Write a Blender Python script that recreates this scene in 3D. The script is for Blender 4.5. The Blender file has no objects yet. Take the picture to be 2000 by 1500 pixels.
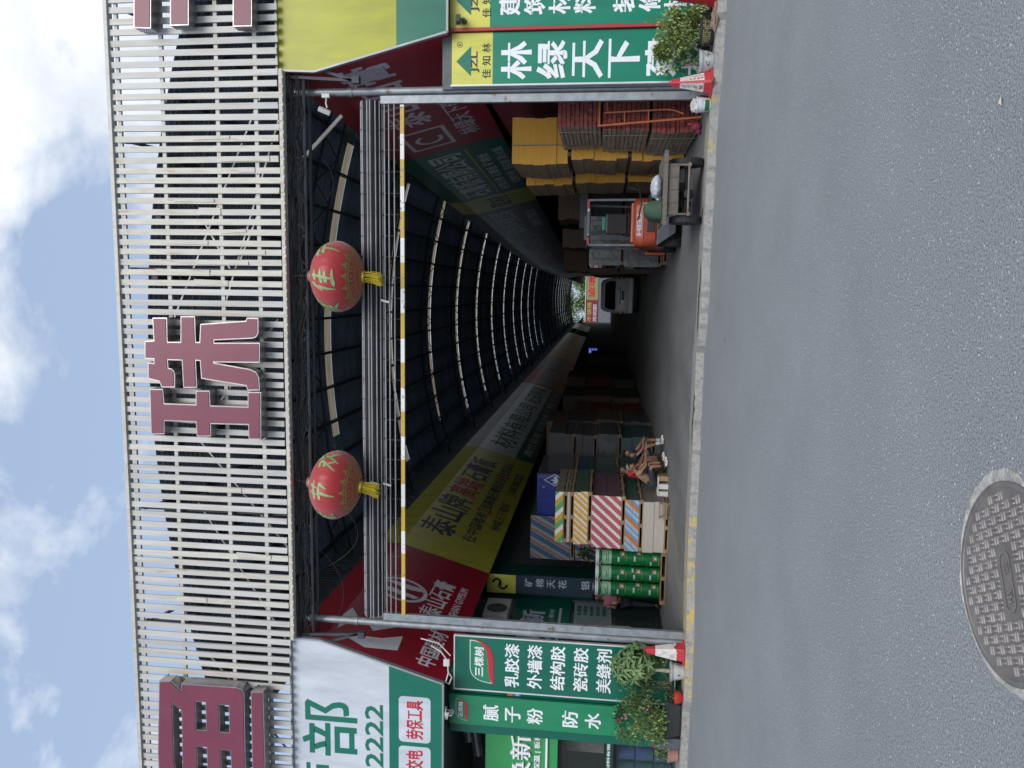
import bpy, bmesh, math, random
from mathutils import Vector, Matrix
from mathutils.geometry import tessellate_polygon
R = math.radians
rnd = random.Random(7)
sc = bpy.context.scene
col = sc.collection

# ------------------------------------------------------------------ camera
F_PX, EYE, DIST = 1500.0, 1.65, 13.87          # a phone held upright, picture stored on its side
TILT, YAW, ROLL = R(6.7), R(7.0), R(1.65)
FW = Vector((-math.sin(YAW)*math.cos(TILT), math.cos(YAW)*math.cos(TILT), math.sin(TILT)))
RT = Vector((math.cos(YAW), math.sin(YAW), 0))
UP = RT.cross(FW)
_c, _s = math.cos(ROLL), math.sin(ROLL)
CX = -_c*UP + _s*RT
CY = _s*UP + _c*RT
CAM = Vector((0, -DIST, EYE))
cam = bpy.data.cameras.new('camera'); cam_o = bpy.data.objects.new('camera', cam); col.objects.link(cam_o)
M = Matrix((CX, CY, -FW)).transposed().to_4x4(); M.translation = CAM
cam_o.matrix_world = M
cam.sensor_fit = 'HORIZONTAL'; cam.sensor_width = 36; cam.lens = 27.0
cam.clip_start = 0.05; cam.clip_end = 2000
sc.camera = cam_o

# ------------------------------------------------------------------ sky, sun, exposure
SUN_EL, SUN_AZ = R(37), R(163)                  # azimuth clockwise from +Y: behind and right of the viewer
w = bpy.data.worlds.new('World'); sc.world = w; w.use_nodes = True
nt = w.node_tree; nt.nodes.clear()
def N(tree, typ, **k):
    n = tree.nodes.new(typ)
    for a, b in k.items():
        if a.startswith('i_'):
            key = a[2:]
            n.inputs[int(key) if key.isdigit() else key.replace('_', ' ')].default_value = b
        else: setattr(n, a, b)
    return n
out = N(nt, 'ShaderNodeOutputWorld'); bg = N(nt, 'ShaderNodeBackground', i_Strength=0.1)
sky = N(nt, 'ShaderNodeTexSky', sky_type='NISHITA', sun_disc=False, sun_elevation=SUN_EL, sun_rotation=SUN_AZ, air_density=1.0, dust_density=2.2, ozone_density=1.0, altitude=50)
tc = N(nt, 'ShaderNodeTexCoord')
mp = N(nt, 'ShaderNodeMapping'); mp.inputs['Scale'].default_value = (1, 1, 1.5); mp.inputs['Location'].default_value = (1.15, 2.4, 0.7)
nz = N(nt, 'ShaderNodeTexNoise', i_Scale=3.6, i_Detail=12.0, i_Roughness=0.56, i_Distortion=0.25)
rp = N(nt, 'ShaderNodeValToRGB'); rp.color_ramp.elements[0].position = 0.485; rp.color_ramp.elements[1].position = 0.60
nz2 = N(nt, 'ShaderNodeTexNoise', i_Scale=3.4, i_Detail=6.0, i_Roughness=0.6)
cr = N(nt, 'ShaderNodeValToRGB')
cr.color_ramp.elements[0].color = (5.6, 6.2, 7.2, 1); cr.color_ramp.elements[0].position = 0.36
cr.color_ramp.elements[1].color = (8.7, 9.0, 9.5, 1); cr.color_ramp.elements[1].position = 0.6
pale = N(nt, 'ShaderNodeMixRGB', blend_type='MIX', i_Fac=0.55); pale.inputs[2].default_value = (5.2, 6.6, 9.0, 1)
# more cloud towards the right of the street (+X)
sep = N(nt, 'ShaderNodeSeparateXYZ')
mad = N(nt, 'ShaderNodeMath', operation='MULTIPLY_ADD', i_1=0.26); mad.inputs[2].default_value = 0.03
add = N(nt, 'ShaderNodeMath', operation='ADD')
mx = N(nt, 'ShaderNodeMixRGB', blend_type='MIX')
L = nt.links.new
L(tc.outputs['Generated'], mp.inputs[0]); L(mp.outputs[0], nz.inputs[0]); L(mp.outputs[0], nz2.inputs[0])
L(tc.outputs['Generated'], sep.inputs[0]); L(sep.outputs[0], mad.inputs[0]); L(nz.outputs[0], add.inputs[0]); L(mad.outputs[0], add.inputs[1])
L(add.outputs[0], rp.inputs[0]); L(nz2.outputs[0], cr.inputs[0])
L(sky.outputs[0], pale.inputs[1])
L(rp.outputs[0], mx.inputs[0]); L(pale.outputs[0], mx.inputs[1]); L(cr.outputs[0], mx.inputs[2])
L(mx.outputs[0], bg.inputs[0]); L(bg.outputs[0], out.inputs[0])
sun = bpy.data.lights.new('sun', 'SUN'); sun.energy = 2.0; sun.angle = R(38); sun.color = (1.0, 0.965, 0.92)
sun_o = bpy.data.objects.new('sun', sun); col.objects.link(sun_o)
sd = Vector((math.sin(SUN_AZ)*math.cos(SUN_EL), math.cos(SUN_AZ)*math.cos(SUN_EL), math.sin(SUN_EL)))
sun_o.rotation_euler = sd.to_track_quat('Z', 'Y').to_euler(); sun_o.location = (0, -20, 40)
sc.view_settings.view_transform = 'Standard'; sc.view_settings.look = 'None'
sc.view_settings.exposure = 0.28; sc.view_settings.gamma = 1
cy = sc.cycles; cy.use_denoising = True; cy.max_bounces = 7; cy.diffuse_bounces = 5; cy.glossy_bounces = 3
cy.transmission_bounces = 5; cy.transparent_max_bounces = 10; cy.caustics_reflective = False; cy.caustics_refractive = False
cy.sample_clamp_indirect = 6.0

# ------------------------------------------------------------------ helpers
def at(x, y, Y=None, Z=None, X=None):
    """photograph pixel (2000 x 1500) -> point on a plane of the place"""
    dx, dy = (x-1000)/F_PX, (y-750)/F_PX
    r = FW + dx*CX - dy*CY
    t = (Y-CAM.y)/r.y if Y is not None else (Z-CAM.z)/r.z if Z is not None else (X-CAM.x)/r.x
    return CAM + t*r
def rectF(x0, x1, y0, y1, Y):
    """pixel box on the upright plane Y -> X left, X right, Z low, Z high"""
    xm, ym = (x0+x1)/2, (y0+y1)/2
    return at(xm, y1, Y=Y).x, at(xm, y0, Y=Y).x, at(x1, ym, Y=Y).z, at(x0, ym, Y=Y).z

MATS = {}
def mat(name, c, rough=0.6, metal=0.0, var=0.15, vscale=3.0, bump=0.0, bscale=60.0, c2=None, c2pos=(0.5, 0.7), c2scale=2.0, stretch=(1, 1, 1), alpha=None, spec=0.5, coat=0.0, trans=None):
    """principled surface with noise variation in world space, optional second colour in patches (wear, dirt)"""
    if name in MATS: return MATS[name]
    m = bpy.data.materials.new(name); m.use_nodes = True; t = m.node_tree; P_ = t.nodes['Principled BSDF']
    P_.inputs['Roughness'].default_value = rough; P_.inputs['Metallic'].default_value = metal
    P_.inputs['Specular IOR Level'].default_value = spec; P_.inputs['Coat Weight'].default_value = coat
    geo = N(t, 'ShaderNodeNewGeometry'); mpn = N(t, 'ShaderNodeMapping'); mpn.inputs['Scale'].default_value = stretch
    t.links.new(geo.outputs['Position'], mpn.inputs[0])
    n1 = N(t, 'ShaderNodeTexNoise', i_Scale=vscale, i_Detail=6.0, i_Roughness=0.6)
    t.links.new(mpn.outputs[0], n1.inputs[0])
    mr = N(t, 'ShaderNodeMapRange', i_1=0.3, i_2=0.7, i_3=1-var, i_4=1+var)
    t.links.new(n1.outputs[0], mr.inputs[0])
    mul = N(t, 'ShaderNodeMixRGB', blend_type='MULTIPLY', i_Fac=1.0); mul.inputs[1].default_value = (*c, 1)
    t.links.new(mr.outputs[0], mul.inputs[2]); cur = mul.outputs[0]
    if c2:
        n2 = N(t, 'ShaderNodeTexNoise', i_Scale=c2scale, i_Detail=8.0, i_Roughness=0.65)
        t.links.new(mpn.outputs[0], n2.inputs[0])
        rr = N(t, 'ShaderNodeValToRGB'); rr.color_ramp.elements[0].position = c2pos[0]; rr.color_ramp.elements[1].position = c2pos[1]
        t.links.new(n2.outputs[0], rr.inputs[0])
        mm = N(t, 'ShaderNodeMixRGB'); mm.inputs[2].default_value = (*c2, 1)
        t.links.new(rr.outputs[0], mm.inputs[0]); t.links.new(cur, mm.inputs[1]); cur = mm.outputs[0]
    t.links.new(cur, P_.inputs['Base Color'])
    if bump:
        nb = N(t, 'ShaderNodeTexNoise', i_Scale=bscale, i_Detail=4.0); t.links.new(mpn.outputs[0], nb.inputs[0])
        bn = N(t, 'ShaderNodeBump', i_Strength=bump, i_Distance=0.02); t.links.new(nb.outputs[0], bn.inputs['Height']); t.links.new(bn.outputs[0], P_.inputs['Normal'])
    if alpha is not None: P_.inputs['Alpha'].default_value = alpha
    if trans is not None:
        tr = N(t, 'ShaderNodeBsdfTranslucent'); t.links.new(cur, tr.inputs[0])
        ms = N(t, 'ShaderNodeMixShader', i_Fac=trans); o_ = t.nodes['Material Output']
        t.links.new(P_.outputs[0], ms.inputs[1]); t.links.new(tr.outputs[0], ms.inputs[2]); t.links.new(ms.outputs[0], o_.inputs[0])
    MATS[name] = m; return m

class G:
    """collects shapes in world (or local) coordinates, then becomes ONE mesh object"""
    def __init__(s): s.v = []; s.f = []; s.m = []
    def add(s, vs, fs, mi=0):
        k = len(s.v); s.v += [Vector(p) for p in vs]; s.f += [[i+k for i in f] for f in fs]; s.m += [mi]*len(fs); return s
    def box(s, x0, x1, y0, y1, z0, z1, mi=0, rot=None):
        vs = [(x, y, z) for z in (z0, z1) for y in (y0, y1) for x in (x0, x1)]
        if rot: c = Vector(((x0+x1)/2, (y0+y1)/2, (z0+z1)/2)); vs = [c + rot @ (Vector(p)-c) for p in vs]
        return s.add(vs, [(0, 2, 3, 1), (4, 5, 7, 6), (0, 1, 5, 4), (2, 6, 7, 3), (0, 4, 6, 2), (1, 3, 7, 5)], mi)
    def beam(s, a, b, wd, ht, mi=0, upv=(0, 0, 1)):
        a, b = Vector(a), Vector(b); d = (b-a); u = Vector(upv)
        if abs(d.normalized().dot(u)) > 0.98: u = Vector((0, 1, 0))
        q = d.cross(u).normalized(); u = q.cross(d).normalized()
        vs = [p + q*sx*wd/2 + u*sz*ht/2 for p in (a, b) for sx, sz in ((-1, -1), (1, -1), (1, 1), (-1, 1))]
        return s.add(vs, [(3, 2, 1, 0), (4, 5, 6, 7), (0, 1, 5, 4), (1, 2, 6, 5), (2, 3, 7, 6), (3, 0, 4, 7)], mi)
    def tube(s, pts, r, seg=8, mi=0, cap=True):
        pts = [Vector(p) for p in pts]; n = len(pts); rs = r if isinstance(r, (list, tuple)) else [r]*n
        vs = []; q = None
        for i, p in enumerate(pts):
            d = (pts[min(i+1, n-1)] - pts[max(i-1, 0)]).normalized()
            if q is None:
                u = Vector((0, 0, 1)) if abs(d.z) < 0.9 else Vector((1, 0, 0)); q = d.cross(u).normalized()
            else: q = (q - d*q.dot(d)).normalized()
            e = d.cross(q)
            vs += [p + (q*math.cos(a) + e*math.sin(a))*rs[i] for a in [2*math.pi*k/seg for k in range(seg)]]
        fs = [(i*seg+k, i*seg+(k+1) % seg, (i+1)*seg+(k+1) % seg, (i+1)*seg+k) for i in range(n-1) for k in range(seg)]
        if cap: fs += [tuple(range(seg-1, -1, -1)), tuple(range((n-1)*seg, n*seg))]
        return s.add(vs, fs, mi)
    def lathe(s, prof, c, seg=24, mi=0, axis=None, sq=1.0):
        """prof: (radius, height) pairs round a vertical axis at c (or along another axis)"""
        c = Vector(c); ax = Vector(axis or (0, 0, 1)).normalized()
        a1 = ax.orthogonal().normalized() if axis else Vector((1, 0, 0)); a2 = ax.cross(a1)
        vs = [c + ax*h + (a1*math.cos(t) + a2*math.sin(t)*sq)*r for r, h in prof for t in [2*math.pi*k/seg for k in range(seg)]]
        n = len(prof)
        fs = [(i*seg+k, i*seg+(k+1) % seg, (i+1)*seg+(k+1) % seg, (i+1)*seg+k) for i in range(n-1) for k in range(seg)]
        if prof[0][0] > 1e-4: fs.append(tuple(range(seg-1, -1, -1)))
        if prof[-1][0] > 1e-4: fs.append(tuple(range((n-1)*seg, n*seg)))
        return s.add(vs, fs, mi)
    def ell(s, c, rx, ry, rz, seg=16, rings=10, mi=0, rot=None):
        c = Vector(c); vs = []; fs = []
        for i in range(rings+1):
            ph = math.pi*i/rings
            for k in range(seg):
                th = 2*math.pi*k/seg; p = Vector((rx*math.sin(ph)*math.cos(th), ry*math.sin(ph)*math.sin(th), -rz*math.cos(ph)))
                vs.append(c + (rot @ p if rot else p))
        for i in range(rings):
            for k in range(seg): fs.append((i*seg+k, i*seg+(k+1) % seg, (i+1)*seg+(k+1) % seg, (i+1)*seg+k))
        return s.add(vs, fs, mi)
    def poly(s, loops, fr, depth=0.0, mi=0, mside=None):
        """flat shape (outer loop + holes) in frame fr, optional depth behind the face"""
        o, u, v, n = fr; P3 = [[Vector((p[0], p[1], 0)) for p in l] for l in loops]
        tris = tessellate_polygon(P3); flat = [p for l in P3 for p in l]
        front = [o + u*p.x + v*p.y for p in flat]
        tt = []
        for t in tris:
            a, b, c_ = (flat[i] for i in t)
            tt.append(t if (b-a).cross(c_-a).z > 0 else tuple(reversed(t)))
        flip = u.cross(v).dot(n) < 0
        if flip: tt = [tuple(reversed(t)) for t in tt]
        s.add(front, tt, mi)
        if depth:
            back = [p - n*depth for p in front]; s.add(back, [tuple(reversed(t)) for t in tt], mi)
            k0 = 0
            for l in P3:
                m_ = len(l); area = sum(l[i].x*l[(i+1) % m_].y - l[(i+1) % m_].x*l[i].y for i in range(m_))
                vs = front[k0:k0+m_] + back[k0:k0+m_]
                q = [(i, i+m_, (i+1) % m_ + m_, (i+1) % m_) for i in range(m_)]
                if (area < 0) != flip: q = [tuple(reversed(x)) for x in q]
                if (l is not P3[0]) : pass
                s.add(vs, q, mside if mside is not None else mi); k0 += m_
        return s
    def rect(s, fr, x0, x1, y0, y1, depth=0.0, mi=0): return s.poly([[(x0, y0), (x1, y0), (x1, y1), (x0, y1)]], fr, depth, mi)
    def build(s, name, mats, parent=None, smooth=None, bevel=None, local=False):
        me = bpy.data.meshes.new(name); off = Vector((0, 0, 0))
        if parent is not None and not local:
            p = parent
            while p is not None: off += p.location; p = p.parent
        me.from_pydata([v - off for v in s.v], [], s.f)
        if not isinstance(mats, (list, tuple)): mats = [mats]
        for m in mats: me.materials.append(m)
        me.polygons.foreach_set('material_index', s.m)
        if smooth is not None:
            me.polygons.foreach_set('use_smooth', [True]*len(s.f)); me.set_sharp_from_angle(angle=R(smooth))
        me.update(); o = bpy.data.objects.new(name, me); col.objects.link(o)
        if parent is not None: o.parent = parent
        if bevel:
            b = o.modifiers.new('edge', 'BEVEL'); b.width = bevel; b.segments = 2; b.limit_method = 'ANGLE'; b.angle_limit = R(40)
        return o

def tag(o, label=None, cat=None, group=None, kind=None):
    if label: o['label'] = label
    if cat: o['category'] = cat
    if group: o['group'] = group
    if kind: o['kind'] = kind
    return o
def thing(name, label, cat, loc=(0, 0, 0), group=None):
    o = bpy.data.objects.new(name, None); o.empty_display_size = 0.1; col.objects.link(o); o.location = loc
    return tag(o, label, cat, group)
def copy_tree(o, parent=None):
    c = o.copy(); col.objects.link(c); c.parent = parent
    for ch in list(o.children): copy_tree(ch, c)
    return c
_TX = {}
def glyphs(s_, bold):
    k = (s_, bold)
    if k not in _TX:
        cu = bpy.data.curves.new('lettering', 'FONT'); cu.body = s_; cu.size = 1; cu.resolution_u = 2
        o = bpy.data.objects.new('lettering', cu); col.objects.link(o)
        dg = bpy.context.evaluated_depsgraph_get(); me = bpy.data.meshes.new_from_object(o.evaluated_get(dg), depsgraph=dg)
        vs = [v.co.copy() for v in me.vertices]; fs = [tuple(p.vertices) for p in me.polygons]
        es = {}
        for f in fs:
            for i in range(len(f)): e = (f[i], f[(i+1) % len(f)]); es[e] = 1
        edge = [e for e in es if (e[1], e[0]) not in es]
        if bold:                                                      # thicken: every outline vertex moves outwards
            nb = {}
            ccw_ = {}
            for f in fs:
                a, b, c_ = (vs[f[i]] for i in range(3)); ccw_[f] = (b-a).cross(c_-a).z > 0
            for f in fs:
                for i in range(len(f)):
                    a, b = f[i], f[(i+1) % len(f)]
                    if (b, a) in es: continue
                    d = (vs[b]-vs[a]); d = d.normalized() if d.length > 1e-9 else d; n_ = Vector((d.y, -d.x, 0)) * (1 if ccw_[f] else -1)
                    nb.setdefault(a, []).append(n_); nb.setdefault(b, []).append(n_)
            vs = [p + (lambda m_: m_*(bold/max(0.55, m_.length_squared/4)/2) if m_.length > 1e-6 else m_)(nb[i][0]+nb[i][1] if len(nb.get(i, [])) == 2 else Vector((0, 0, 0))) for i, p in enumerate(vs)]
        bpy.data.objects.remove(o); bpy.data.curves.remove(cu); bpy.data.meshes.remove(me)
        _TX[k] = (vs, fs, edge)
    return _TX[k]
def text(g, s_, fr, x, y, wd, ht, bold=0.025, lift=0.004, depth=0.0, mi=0, slant=0.0):
    """writing fitted into a wd x ht box whose lower left corner is (x, y) in frame fr"""
    vs, fs, edge = glyphs(s_, bold); o, u, v, n = fr
    a0, a1 = min(p.x for p in vs), max(p.x for p in vs); b0, b1 = min(p.y for p in vs), max(p.y for p in vs)
    P3 = []
    for p in vs:
        tx_, ty_ = (p.x-a0)/(a1-a0)*wd, (p.y-b0)/(b1-b0)*ht
        P3.append(o + u*(x+tx_+slant*ty_) + v*(y+ty_) + n*(lift+depth))
    flip = u.cross(v).dot(n) < 0
    F2 = []
    for f in fs:
        a, b, c_ = (vs[f[i]] for i in range(3)); ccw = (b-a).cross(c_-a).z > 0
        F2.append(f if ccw != flip else tuple(reversed(f)))
    g.add(P3, F2, mi)
    if depth:
        B = [p - n*depth for p in P3]; m_ = len(P3)
        g.add(P3+B, [(e[0], e[0]+m_, e[1]+m_, e[1]) for e in edge], mi)
def column_text(g, s_, fr, xc, ytop, wd, ht, pitch, **k):
    for i, ch in enumerate(s_):
        if ch != ' ': text(g, ch, fr, xc-wd/2, ytop-i*pitch-ht, wd, ht, **k)
def facing(Y): return (Vector((0, Y, 0)), Vector((1, 0, 0)), Vector((0, 0, 1)), Vector((0, -1, 0)))   # u = X, v = Z, looks at the street

# ------------------------------------------------------------------ ground
def asphalt():
    m = bpy.data.materials.new('asphalt'); m.use_nodes = True; t = m.node_tree; P_ = t.nodes['Principled BSDF']; l = t.links.new
    geo = N(t, 'ShaderNodeNewGeometry')
    big = N(t, 'ShaderNodeTexNoise', i_Scale=0.9, i_Detail=5.0); fine = N(t, 'ShaderNodeTexNoise', i_Scale=85.0, i_Detail=5.0, i_Roughness=0.75)
    vor = N(t, 'ShaderNodeTexVoronoi', i_Scale=62.0)
    for n in (big, fine, vor): l(geo.outputs['Position'], n.inputs['Vector'])
    r1 = N(t, 'ShaderNodeValToRGB'); e = r1.color_ramp.elements
    e[0].position = 0.34; e[0].color = (0.062, 0.067, 0.076, 1); e[1].position = 0.68; e[1].color = (0.39, 0.418, 0.432, 1)
    l(fine.outputs[0], r1.inputs[0])
    mr = N(t, 'ShaderNodeMapRange', i_1=0.3, i_2=0.7, i_3=0.94, i_4=1.06); l(big.outputs[0], mr.inputs[0])
    mu = N(t, 'ShaderNodeMixRGB', blend_type='MULTIPLY', i_Fac=1.0); l(r1.outputs[0], mu.inputs[1]); l(mr.outputs[0], mu.inputs[2])
    sc_ = N(t, 'ShaderNodeSeparateColor'); l(vor.outputs['Color'], sc_.inputs[0])
    gt = N(t, 'ShaderNodeMath', operation='GREATER_THAN', i_1=0.958); l(sc_.outputs[0], gt.inputs[0])
    lt = N(t, 'ShaderNodeMath', operation='LESS_THAN', i_1=0.36); l(vor.outputs['Distance'], lt.inputs[0])
    an = N(t, 'ShaderNodeMath', operation='MULTIPLY'); l(gt.outputs[0], an.inputs[0]); l(lt.outputs[0], an.inputs[1])
    mx_ = N(t, 'ShaderNodeMixRGB'); mx_.inputs[2].default_value = (0.52, 0.53, 0.535, 1); l(an.outputs[0], mx_.inputs[0]); l(mu.outputs[0], mx_.inputs[1])
    l(mx_.outputs[0], P_.inputs['Base Color']); P_.inputs['Roughness'].default_value = 0.85
    bn = N(t, 'ShaderNodeBump', i_Strength=0.55, i_Distance=0.012); l(fine.outputs[0], bn.inputs['Height']); l(bn.outputs[0], P_.inputs['Normal'])
    return m
ROADZ = -0.13
g = G(); g.add([(-300, -300, ROADZ), (300, -300, ROADZ), (300, 400, ROADZ), (-300, 400, ROADZ)], [(0, 1, 2, 3)])
tag(g.build('road', asphalt()), kind='structure')

CONC = mat('concrete', (0.16, 0.166, 0.172), 0.7, var=0.22, vscale=0.8, bump=0.15, bscale=25, c2=(0.11, 0.115, 0.12), c2scale=0.5, stretch=(1, 0.3, 1))
edge_pts = [(-40, 0.05), (-9, -0.15), (-7.6, -0.2), (-7.4, -0.34), (-6.2, -0.3), (-5.2, -0.02), (-4.4, 0.05), (-3.4, 0.02), (-2.7, 0.03), (-2.55, 0.1), (-1.6, 0.03), (-1.05, 0.07), (-0.8, -0.12), (0.2, -0.26), (0.5, -0.2), (1.4, -0.28), (2.3, -0.3), (3.0, -0.42), (3.4, -0.66), (4.6, -0.76), (6, -0.78), (40, -0.78)]
def ragged(pts, amp, step=0.09):
    o_ = []
    for (x0, y0), (x1, y1) in zip(pts, pts[1:]):
        n = max(1, min(60, int(abs(x1-x0)/step))) if -10 < x0 < 7 else 1
        for i in range(n): o_.append((x0+(x1-x0)*i/n, y0+(y1-y0)*i/n + rnd.gauss(0, amp)))
    return o_ + [pts[-1]]
rag = ragged(edge_pts, 0.018)
g = G(); base = 0.55
up_ = (Vector((0, 0, 0)), Vector((1, 0, 0)), Vector((0, 1, 0)), Vector((0, 0, 1)))
inner = [(x, y+base+rnd.gauss(0, 0.012)) for x, y in rag]
g.poly([inner + [(40, 210), (-40, 210)]], up_, 0.0)
tag(g.build('concrete_floor', CONC), kind='structure')
def kerb_paint():
    m = bpy.data.materials.new('kerb_paint'); m.use_nodes = True; t = m.node_tree; P_ = t.nodes['Principled BSDF']; l = t.links.new
    geo = N(t, 'ShaderNodeNewGeometry'); sx = N(t, 'ShaderNodeSeparateXYZ'); l(geo.outputs['Position'], sx.inputs[0])
    zone = N(t, 'ShaderNodeValToRGB'); mr = N(t, 'ShaderNodeMapRange', i_1=-9.0, i_2=5.0, i_3=0.0, i_4=1.0); l(sx.outputs[0], mr.inputs[0]); l(mr.outputs[0], zone.inputs[0])
    el = zone.color_ramp.elements; el[0].position = 0.0; el[0].color = (0, 0, 0, 1); el[1].position = 1.0; el[1].color = (0.0, 0, 0, 1)
    for p_, v_ in ((0.09, 0.1), (0.12, 0.46), (0.30, 0.46), (0.38, 0.36), (0.46, 0.18), (0.6, 0.05), (0.74, 0.2), (0.80, 0.38), (0.87, 0.42), (0.92, 0.15)):
        q_ = el.new(p_); q_.color = (v_, v_, v_, 1)
    n1 = N(t, 'ShaderNodeTexNoise', i_Scale=5.0, i_Detail=8.0, i_Roughness=0.7); n2 = N(t, 'ShaderNodeTexNoise', i_Scale=14.0, i_Detail=6.0, i_Roughness=0.7)
    for n in (n1, n2): l(geo.outputs['Position'], n.inputs['Vector'])
    ad = N(t, 'ShaderNodeMath', operation='ADD'); l(zone.outputs[0], ad.inputs[0]); l(n1.outputs[0], ad.inputs[1])
    th = N(t, 'ShaderNodeMapRange', i_1=0.92, i_2=1.02, i_3=0.0, i_4=0.85); l(ad.outputs[0], th.inputs[0])
    r2 = N(t, 'ShaderNodeValToRGB'); r2.color_ramp.elements[0].color = (0.17, 0.17, 0.165, 1); r2.color_ramp.elements[0].position = 0.34; r2.color_ramp.elements[1].color = (0.29, 0.285, 0.27, 1); r2.color_ramp.elements[1].position = 0.5
    l(n2.outputs[0], r2.inputs[0])
    mx_ = N(t, 'ShaderNodeMixRGB'); mx_.inputs[2].default_value = (0.45, 0.345, 0.10, 1); l(th.outputs[0], mx_.inputs[0]); l(r2.outputs[0], mx_.inputs[1])
    l(mx_.outputs[0], P_.inputs['Base Color']); P_.inputs['Roughness'].default_value = 0.8
    bn = N(t, 'ShaderNodeBump', i_Strength=0.5, i_Distance=0.02); l(n2.outputs[0], bn.inputs['Height']); l(bn.outputs[0], P_.inputs['Normal'])
    return m
KP = kerb_paint()
g = G(); n = len(rag)
top = [Vector((x, y, 0.004)) for x, y in rag]; bot = [Vector((x, y-0.03, ROADZ-0.02)) for x, y in rag]; inn = [Vector((x, y+0.006, 0.0)) for x, y in inner]
for i in range(n-1):
    g.add([top[i], top[i+1], inn[i+1], inn[i]], [(0, 1, 2, 3)]); g.add([bot[i], bot[i+1], top[i+1], top[i]], [(0, 1, 2, 3)])
tag(g.build('kerb', KP, smooth=50), kind='structure')
# broken slab joint in front of the gate, and an old yellow guide line on the floor
g = G()
g.poly([[(-7.0, 0.75), (-6.3, 0.62), (-5.2, 1.9), (-4.9, 2.8), (-5.0, 2.82), (-5.4, 1.95), (-6.4, 0.75)]], (Vector((0, 0, 0.004)), *up_[1:]))
tag(g.build('floor_line_marking', mat('floor_yellow', (0.25, 0.2, 0.07), 0.8, var=0.4, vscale=9, c2=(0.15, 0.15, 0.14), c2scale=6)), kind='structure')

g = G()
for x0, x1, yb in ((-2.75, -1.75, 0.10), (-0.75, 0.55, -0.02), (1.2, 1.5, 0.02)):
    n = 26; a_, b_ = [], []
    for i in range(n+1):
        f = i/n; x = x0+(x1-x0)*f; w_ = 0.055*math.sin(math.pi*f)**0.6+0.006; y = yb+0.05*math.sin(f*5)+rnd.gauss(0, 0.012); a_.append((x, y-w_*rnd.uniform(.5, 1))); b_.append((x, y+w_*rnd.uniform(.5, 1)))
    g.add([(p[0], p[1], 0.011) for p in a_+b_], [(i, i+1, n+2+i, n+1+i) for i in range(n)])
tag(g.build('kerb_crack', mat('crack_dark', (0.03, 0.03, 0.03), 0.9, var=0.5, vscale=20)), kind='structure')

# ------------------------------------------------------------------ market hall: arched roof on two rows of shops
ROOF = mat('roof_sheet', (0.29, 0.39, 0.54), 0.75, var=0.3, vscale=1.1, stretch=(0.35, 1, 1), c2=(0.17, 0.23, 0.33), c2scale=1.6)
def corrugate(m, axis=1, freq=34.0, dist=0.02):
    t = m.node_tree; geo = N(t, 'ShaderNodeNewGeometry'); sx = N(t, 'ShaderNodeSeparateXYZ'); t.links.new(geo.outputs['Position'], sx.inputs[0])
    ml = N(t, 'ShaderNodeMath', operation='MULTIPLY', i_1=freq); sn = N(t, 'ShaderNodeMath', operation='SINE'); t.links.new(sx.outputs[axis], ml.inputs[0]); t.links.new(ml.outputs[0], sn.inputs[0])
    bn = N(t, 'ShaderNodeBump', i_Strength=0.9, i_Distance=dist); t.links.new(sn.outputs[0], bn.inputs['Height']); t.links.new(bn.outputs[0], t.nodes['Principled BSDF'].inputs['Normal'])
corrugate(ROOF)
STEEL_D = mat('dark_steel', (0.05, 0.055, 0.065), 0.6, 0.3, var=0.2)
SKYL = mat('skylight_sheet', (0.17, 0.142, 0.098), 0.6, var=0.3, vscale=2.0, stretch=(0.4, 6, 1), c2=(0.10, 0.085, 0.06), c2scale=3.0, c2pos=(0.55, 0.7), trans=0.85); corrugate(SKYL)
XA, XB, APX = -8.3, 6.5, -1.6
def roof_z(x, y): return (10.57 if y < 3 else 10.85) - 0.0225*(x-APX)**2
hall = thing('market_hall', 'long arched market hall with dark corrugated roof and pale skylight strips', 'market hall', (0, 0, 0))
NX = 30; xs_ = [XA+(XB-XA)*i/NX for i in range(NX+1)]
ys_ = [0.35, 3.0]; bands = []
HEND = 196.0
k = 0
while True:
    y = 11.0 + 7.55*k
    if y > HEND-4: break
    wd = 0.62 if abs(y-163) > 4 else 3.0
    bands.append((y-wd/2, y+wd/2, -5.3 + (-2.0 if k else 0) + rnd.uniform(-.4, .4), 4.5 + rnd.uniform(-.3, .6))); k += 1
g = G(); y_prev = 0.35; gaps = []
def arc(y0, y1, x0, x1, gg, dz=0.0, n=NX):
    vs = []
    for i in range(n+1):
        x = x0 + (x1-x0)*i/n
        vs += [(x, y0, 10.6 - 0.0225*(x-APX)**2 + min(1, max(0, (y0-0.4)/8))*0.25 + dz), (x, y1, 10.6 - 0.0225*(x-APX)**2 + min(1, max(0, (y1-0.4)/8))*0.25 + dz)]
    gg.add(vs, [(2*i, 2*i+1, 2*i+3, 2*i+2) for i in range(n)])
for (b0, b1, sx0, sx1) in bands:
    arc(y_prev, b0, XA, XB, g); arc(b0, b1, XA, sx0, g, n=6); arc(b0, b1, sx1, XB, g, n=6); y_prev = b1
arc(y_prev, HEND, XA, XB, g)
g.build('roof_sheet', ROOF, hall)
for (b0, b1, sx0, sx1) in bands:
    gg = G(); arc(b0-0.06, b1+0.06, sx0-0.1, sx1+0.1, gg, 0.03, 16); gg.build('skylight', SKYL, hall)
for i in range(13):                                                   # purlins along the hall
    x = -7.9 + i*1.15
    g = G(); z = 10.6 - 0.0225*(x-APX)**2 - 0.09
    g.beam((x, 0.4, z), (x, 9, z+0.25), 0.07, 0.14); g.beam((x, 9, z+0.25), (x, HEND, z+0.25), 0.07, 0.14); g.build('purlin', STEEL_D, hall)
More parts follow.
